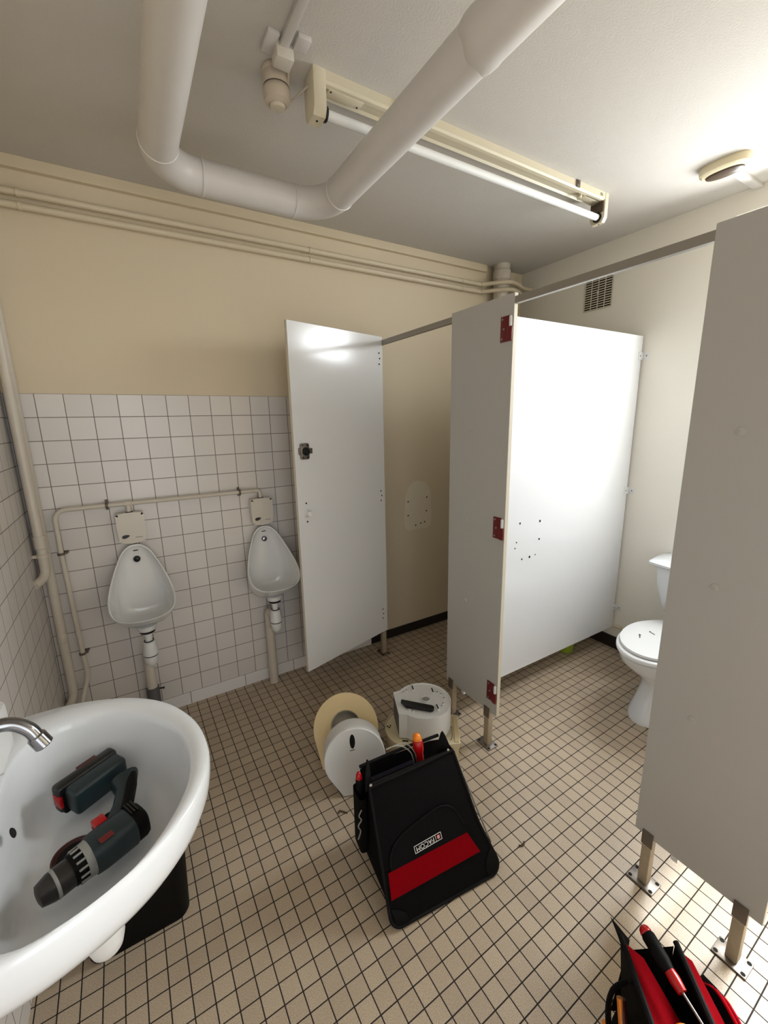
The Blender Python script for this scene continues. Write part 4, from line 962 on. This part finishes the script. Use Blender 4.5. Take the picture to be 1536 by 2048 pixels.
# ================================================================== SECOND TOOL BAG, lower right corner
L0 = Vector((1.205, -2.008, 0)); a2 = Vector((-0.63, -0.78, 0)).normalized(); q2 = Vector((0.79, -0.62, 0)).normalized()
t = thing('open_tool_bag', 'open black tool bag with red lining at lower right', 'tool bag', L0 + q2 * 0.1 + a2 * 0.2)
def b2p(q, s, z): return L0 + q2 * q + a2 * s + Vector((0, 0, z))
def slab(pts, th, mt, nm, lab=None, bev=0.0):
    b_ = B(); quad(b_, pts); bmesh.ops.solidify(b_, geom=b_.faces[:], thickness=th)
    return obj(nm, b_, mt, t, False, label=lab)
S1 = 0.36
bm = B()
loft(bm, [[tuple(b2p(q, s, z)) for q, z in ((-0.005, 0.003), (-0.004, 0.06), (0.018, 0.16), (0.06, 0.10), (0.10, 0.085), (0.13, 0.12), (0.17, 0.18), (0.215, 0.13), (0.225, 0.05), (0.22, 0.003))] for s in (0.02, 0.12, 0.24, S1)])
obj('body', bm, M['bag'], t, angle=60)
slab([b2p(0.0, 0.0, 0.305), b2p(0.005, S1, 0.30), b2p(0.018, S1, 0.12), b2p(0.014, 0.015, 0.12)], 0.006, M['bag_trim'], 'left_wall')
slab([b2p(0.010, 0.012, 0.300), b2p(0.010, S1, 0.298), b2p(0.205, S1, 0.150), b2p(0.048, 0.020, 0.275)], 0.003, M['red_cloth'], 'left_lining', 'red lining')
slab([b2p(0.126, 0.0, 0.305), b2p(0.126, S1, 0.300), b2p(0.112, S1, 0.085), b2p(0.112, 0.01, 0.085)], 0.006, M['bag_trim'], 'divider')
slab([b2p(0.132, 0.012, 0.298), b2p(0.130, S1, 0.296), b2p(0.206, S1, 0.235), b2p(0.156, 0.020, 0.285)], 0.003, M['red_cloth'], 'right_lining', 'red lining')
slab([b2p(0.02, -0.004, 0.255), b2p(0.128, -0.006, 0.285), b2p(0.13, 0.0, 0.05), b2p(0.0, 0.0, 0.05)], 0.006, M['bag_trim'], 'end_wall')
bm = B()
loft(bm, [[tuple(b2p(q, s, z)) for q, z in ((0.172, 0.06), (0.172, h_), (0.186, h_ + .012), (0.205, h_ - .01), (0.216, 0.06))] for s, h_ in ((0.02, 0.235), (0.06, 0.265), (0.16, 0.27), (S1, 0.26))])
obj('outer_pocket', bm, M['bag'], t, angle=60)
for q, z in ((0.186, 0.279), (0.203, 0.262), (0.212, 0.235)):
    obj('pocket_piping', tube(B(), smooth_path([b2p(q - 0.01, 0.04, z - 0.03), b2p(q, 0.08, z), b2p(q + 0.004, 0.2, z + 0.002), b2p(q, S1, z)], 5), 0.004, 8), M['red_cloth'] if z > 0.25 else M['bag_trim'], t)
obj('rim_binding', tube(B(), [b2p(0.0, 0.0, 0.307), b2p(0.004, S1, 0.302)], 0.007, 8), M['bag_trim'], t)
obj('rim_binding', tube(B(), [b2p(0.127, 0.0, 0.307), b2p(0.127, S1, 0.302)], 0.007, 8), M['bag_trim'], t)
bm = B()
tip = b2p(-0.012, -0.035, 0.315)
f = bm.faces.new([bm.verts.new(p) for p in (b2p(-0.004, 0.04, 0.305), tip, b2p(0.025, -0.004, 0.290), b2p(0.01, 0.02, 0.26))])
bmesh.ops.solidify(bm, geom=bm.faces[:], thickness=0.004)
obj('corner_tab', bm, M['bag_trim'], t, False)
st = smooth_path([b2p(0.0, 0.055, 0.25), b2p(-0.035, 0.065, 0.235), b2p(-0.052, 0.09, 0.20), b2p(-0.052, 0.135, 0.16), b2p(-0.03, 0.175, 0.15), b2p(0.0, 0.20, 0.17)], 6)
obj('side_strap', tube(B(), st, 0.011, 12, flat=(1.0, 0.3)), M['bag_trim'], t)
obj('strap_toggle', lathe(B(), [(0.0, -0.012), (0.007, -0.009), (0.009, 0), (0.007, 0.009), (0.0, 0.012)], 16, zmat(b2p(-0.060, 0.105, 0.185), a2)), M['orange'], t)
ply = thing('hand_tool', 'dark red hand tool with orange stripe in the open bag\'s strap', 'tool', b2p(-0.02, 0.12, 0.1))
obj('handle', tube(B(), smooth_path([b2p(-0.018, 0.07, 0.22), b2p(-0.018, 0.12, 0.14), b2p(-0.016, 0.15, 0.02)], 5), 0.010, 12), M['rust'], ply)
obj('stripe', tube(B(), [b2p(-0.022, 0.072, 0.225), b2p(-0.024, 0.10, 0.18)], 0.0065, 10), M['orange'], ply)
screwdriver((1.2347, -2.0373, 0.3550), (1.1975, -2.1450, 0.3350), (1.1816, -2.1964, 0.3250), 0.0155, 'screwdriver', 'black screwdriver with red ends resting in the open tool bag', [M['matt_black'], M['red_plastic'], M['red_plastic']], 0.13)
yb = thing('yellow_tool', 'yellow tool end showing at the bottom of the open bag', 'tool', b2p(0.05, 0.16, 0.2))
obj('grip', lathe(B(), [(0.0, 0.0), (0.014, 0.003), (0.018, 0.02), (0.016, 0.09)], 18, zmat(b2p(0.060, 0.150, 0.305), (-0.63, -0.78, -0.05))), M['orange'], yb)

# ================================================================== FLOOR BITS
for (pts, lab) in (([(1.375, -1.56, 0.003), (1.385, -1.568, 0.004), (1.397, -1.566, 0.003), (1.402, -1.560, 0.003)], 'curled brown scrap on the floor right of the tool bag'),
                   ([(0.893, -1.10, 0.002), (0.870, -1.075, 0.003), (0.862, -1.083, 0.002)], 'thin dark wire scrap on the floor left of the white dispenser')):
    tag(obj('floor_scrap', tube(B(), smooth_path(pts, 5), 0.0028, 8), M['debris']), lab, 'scrap')
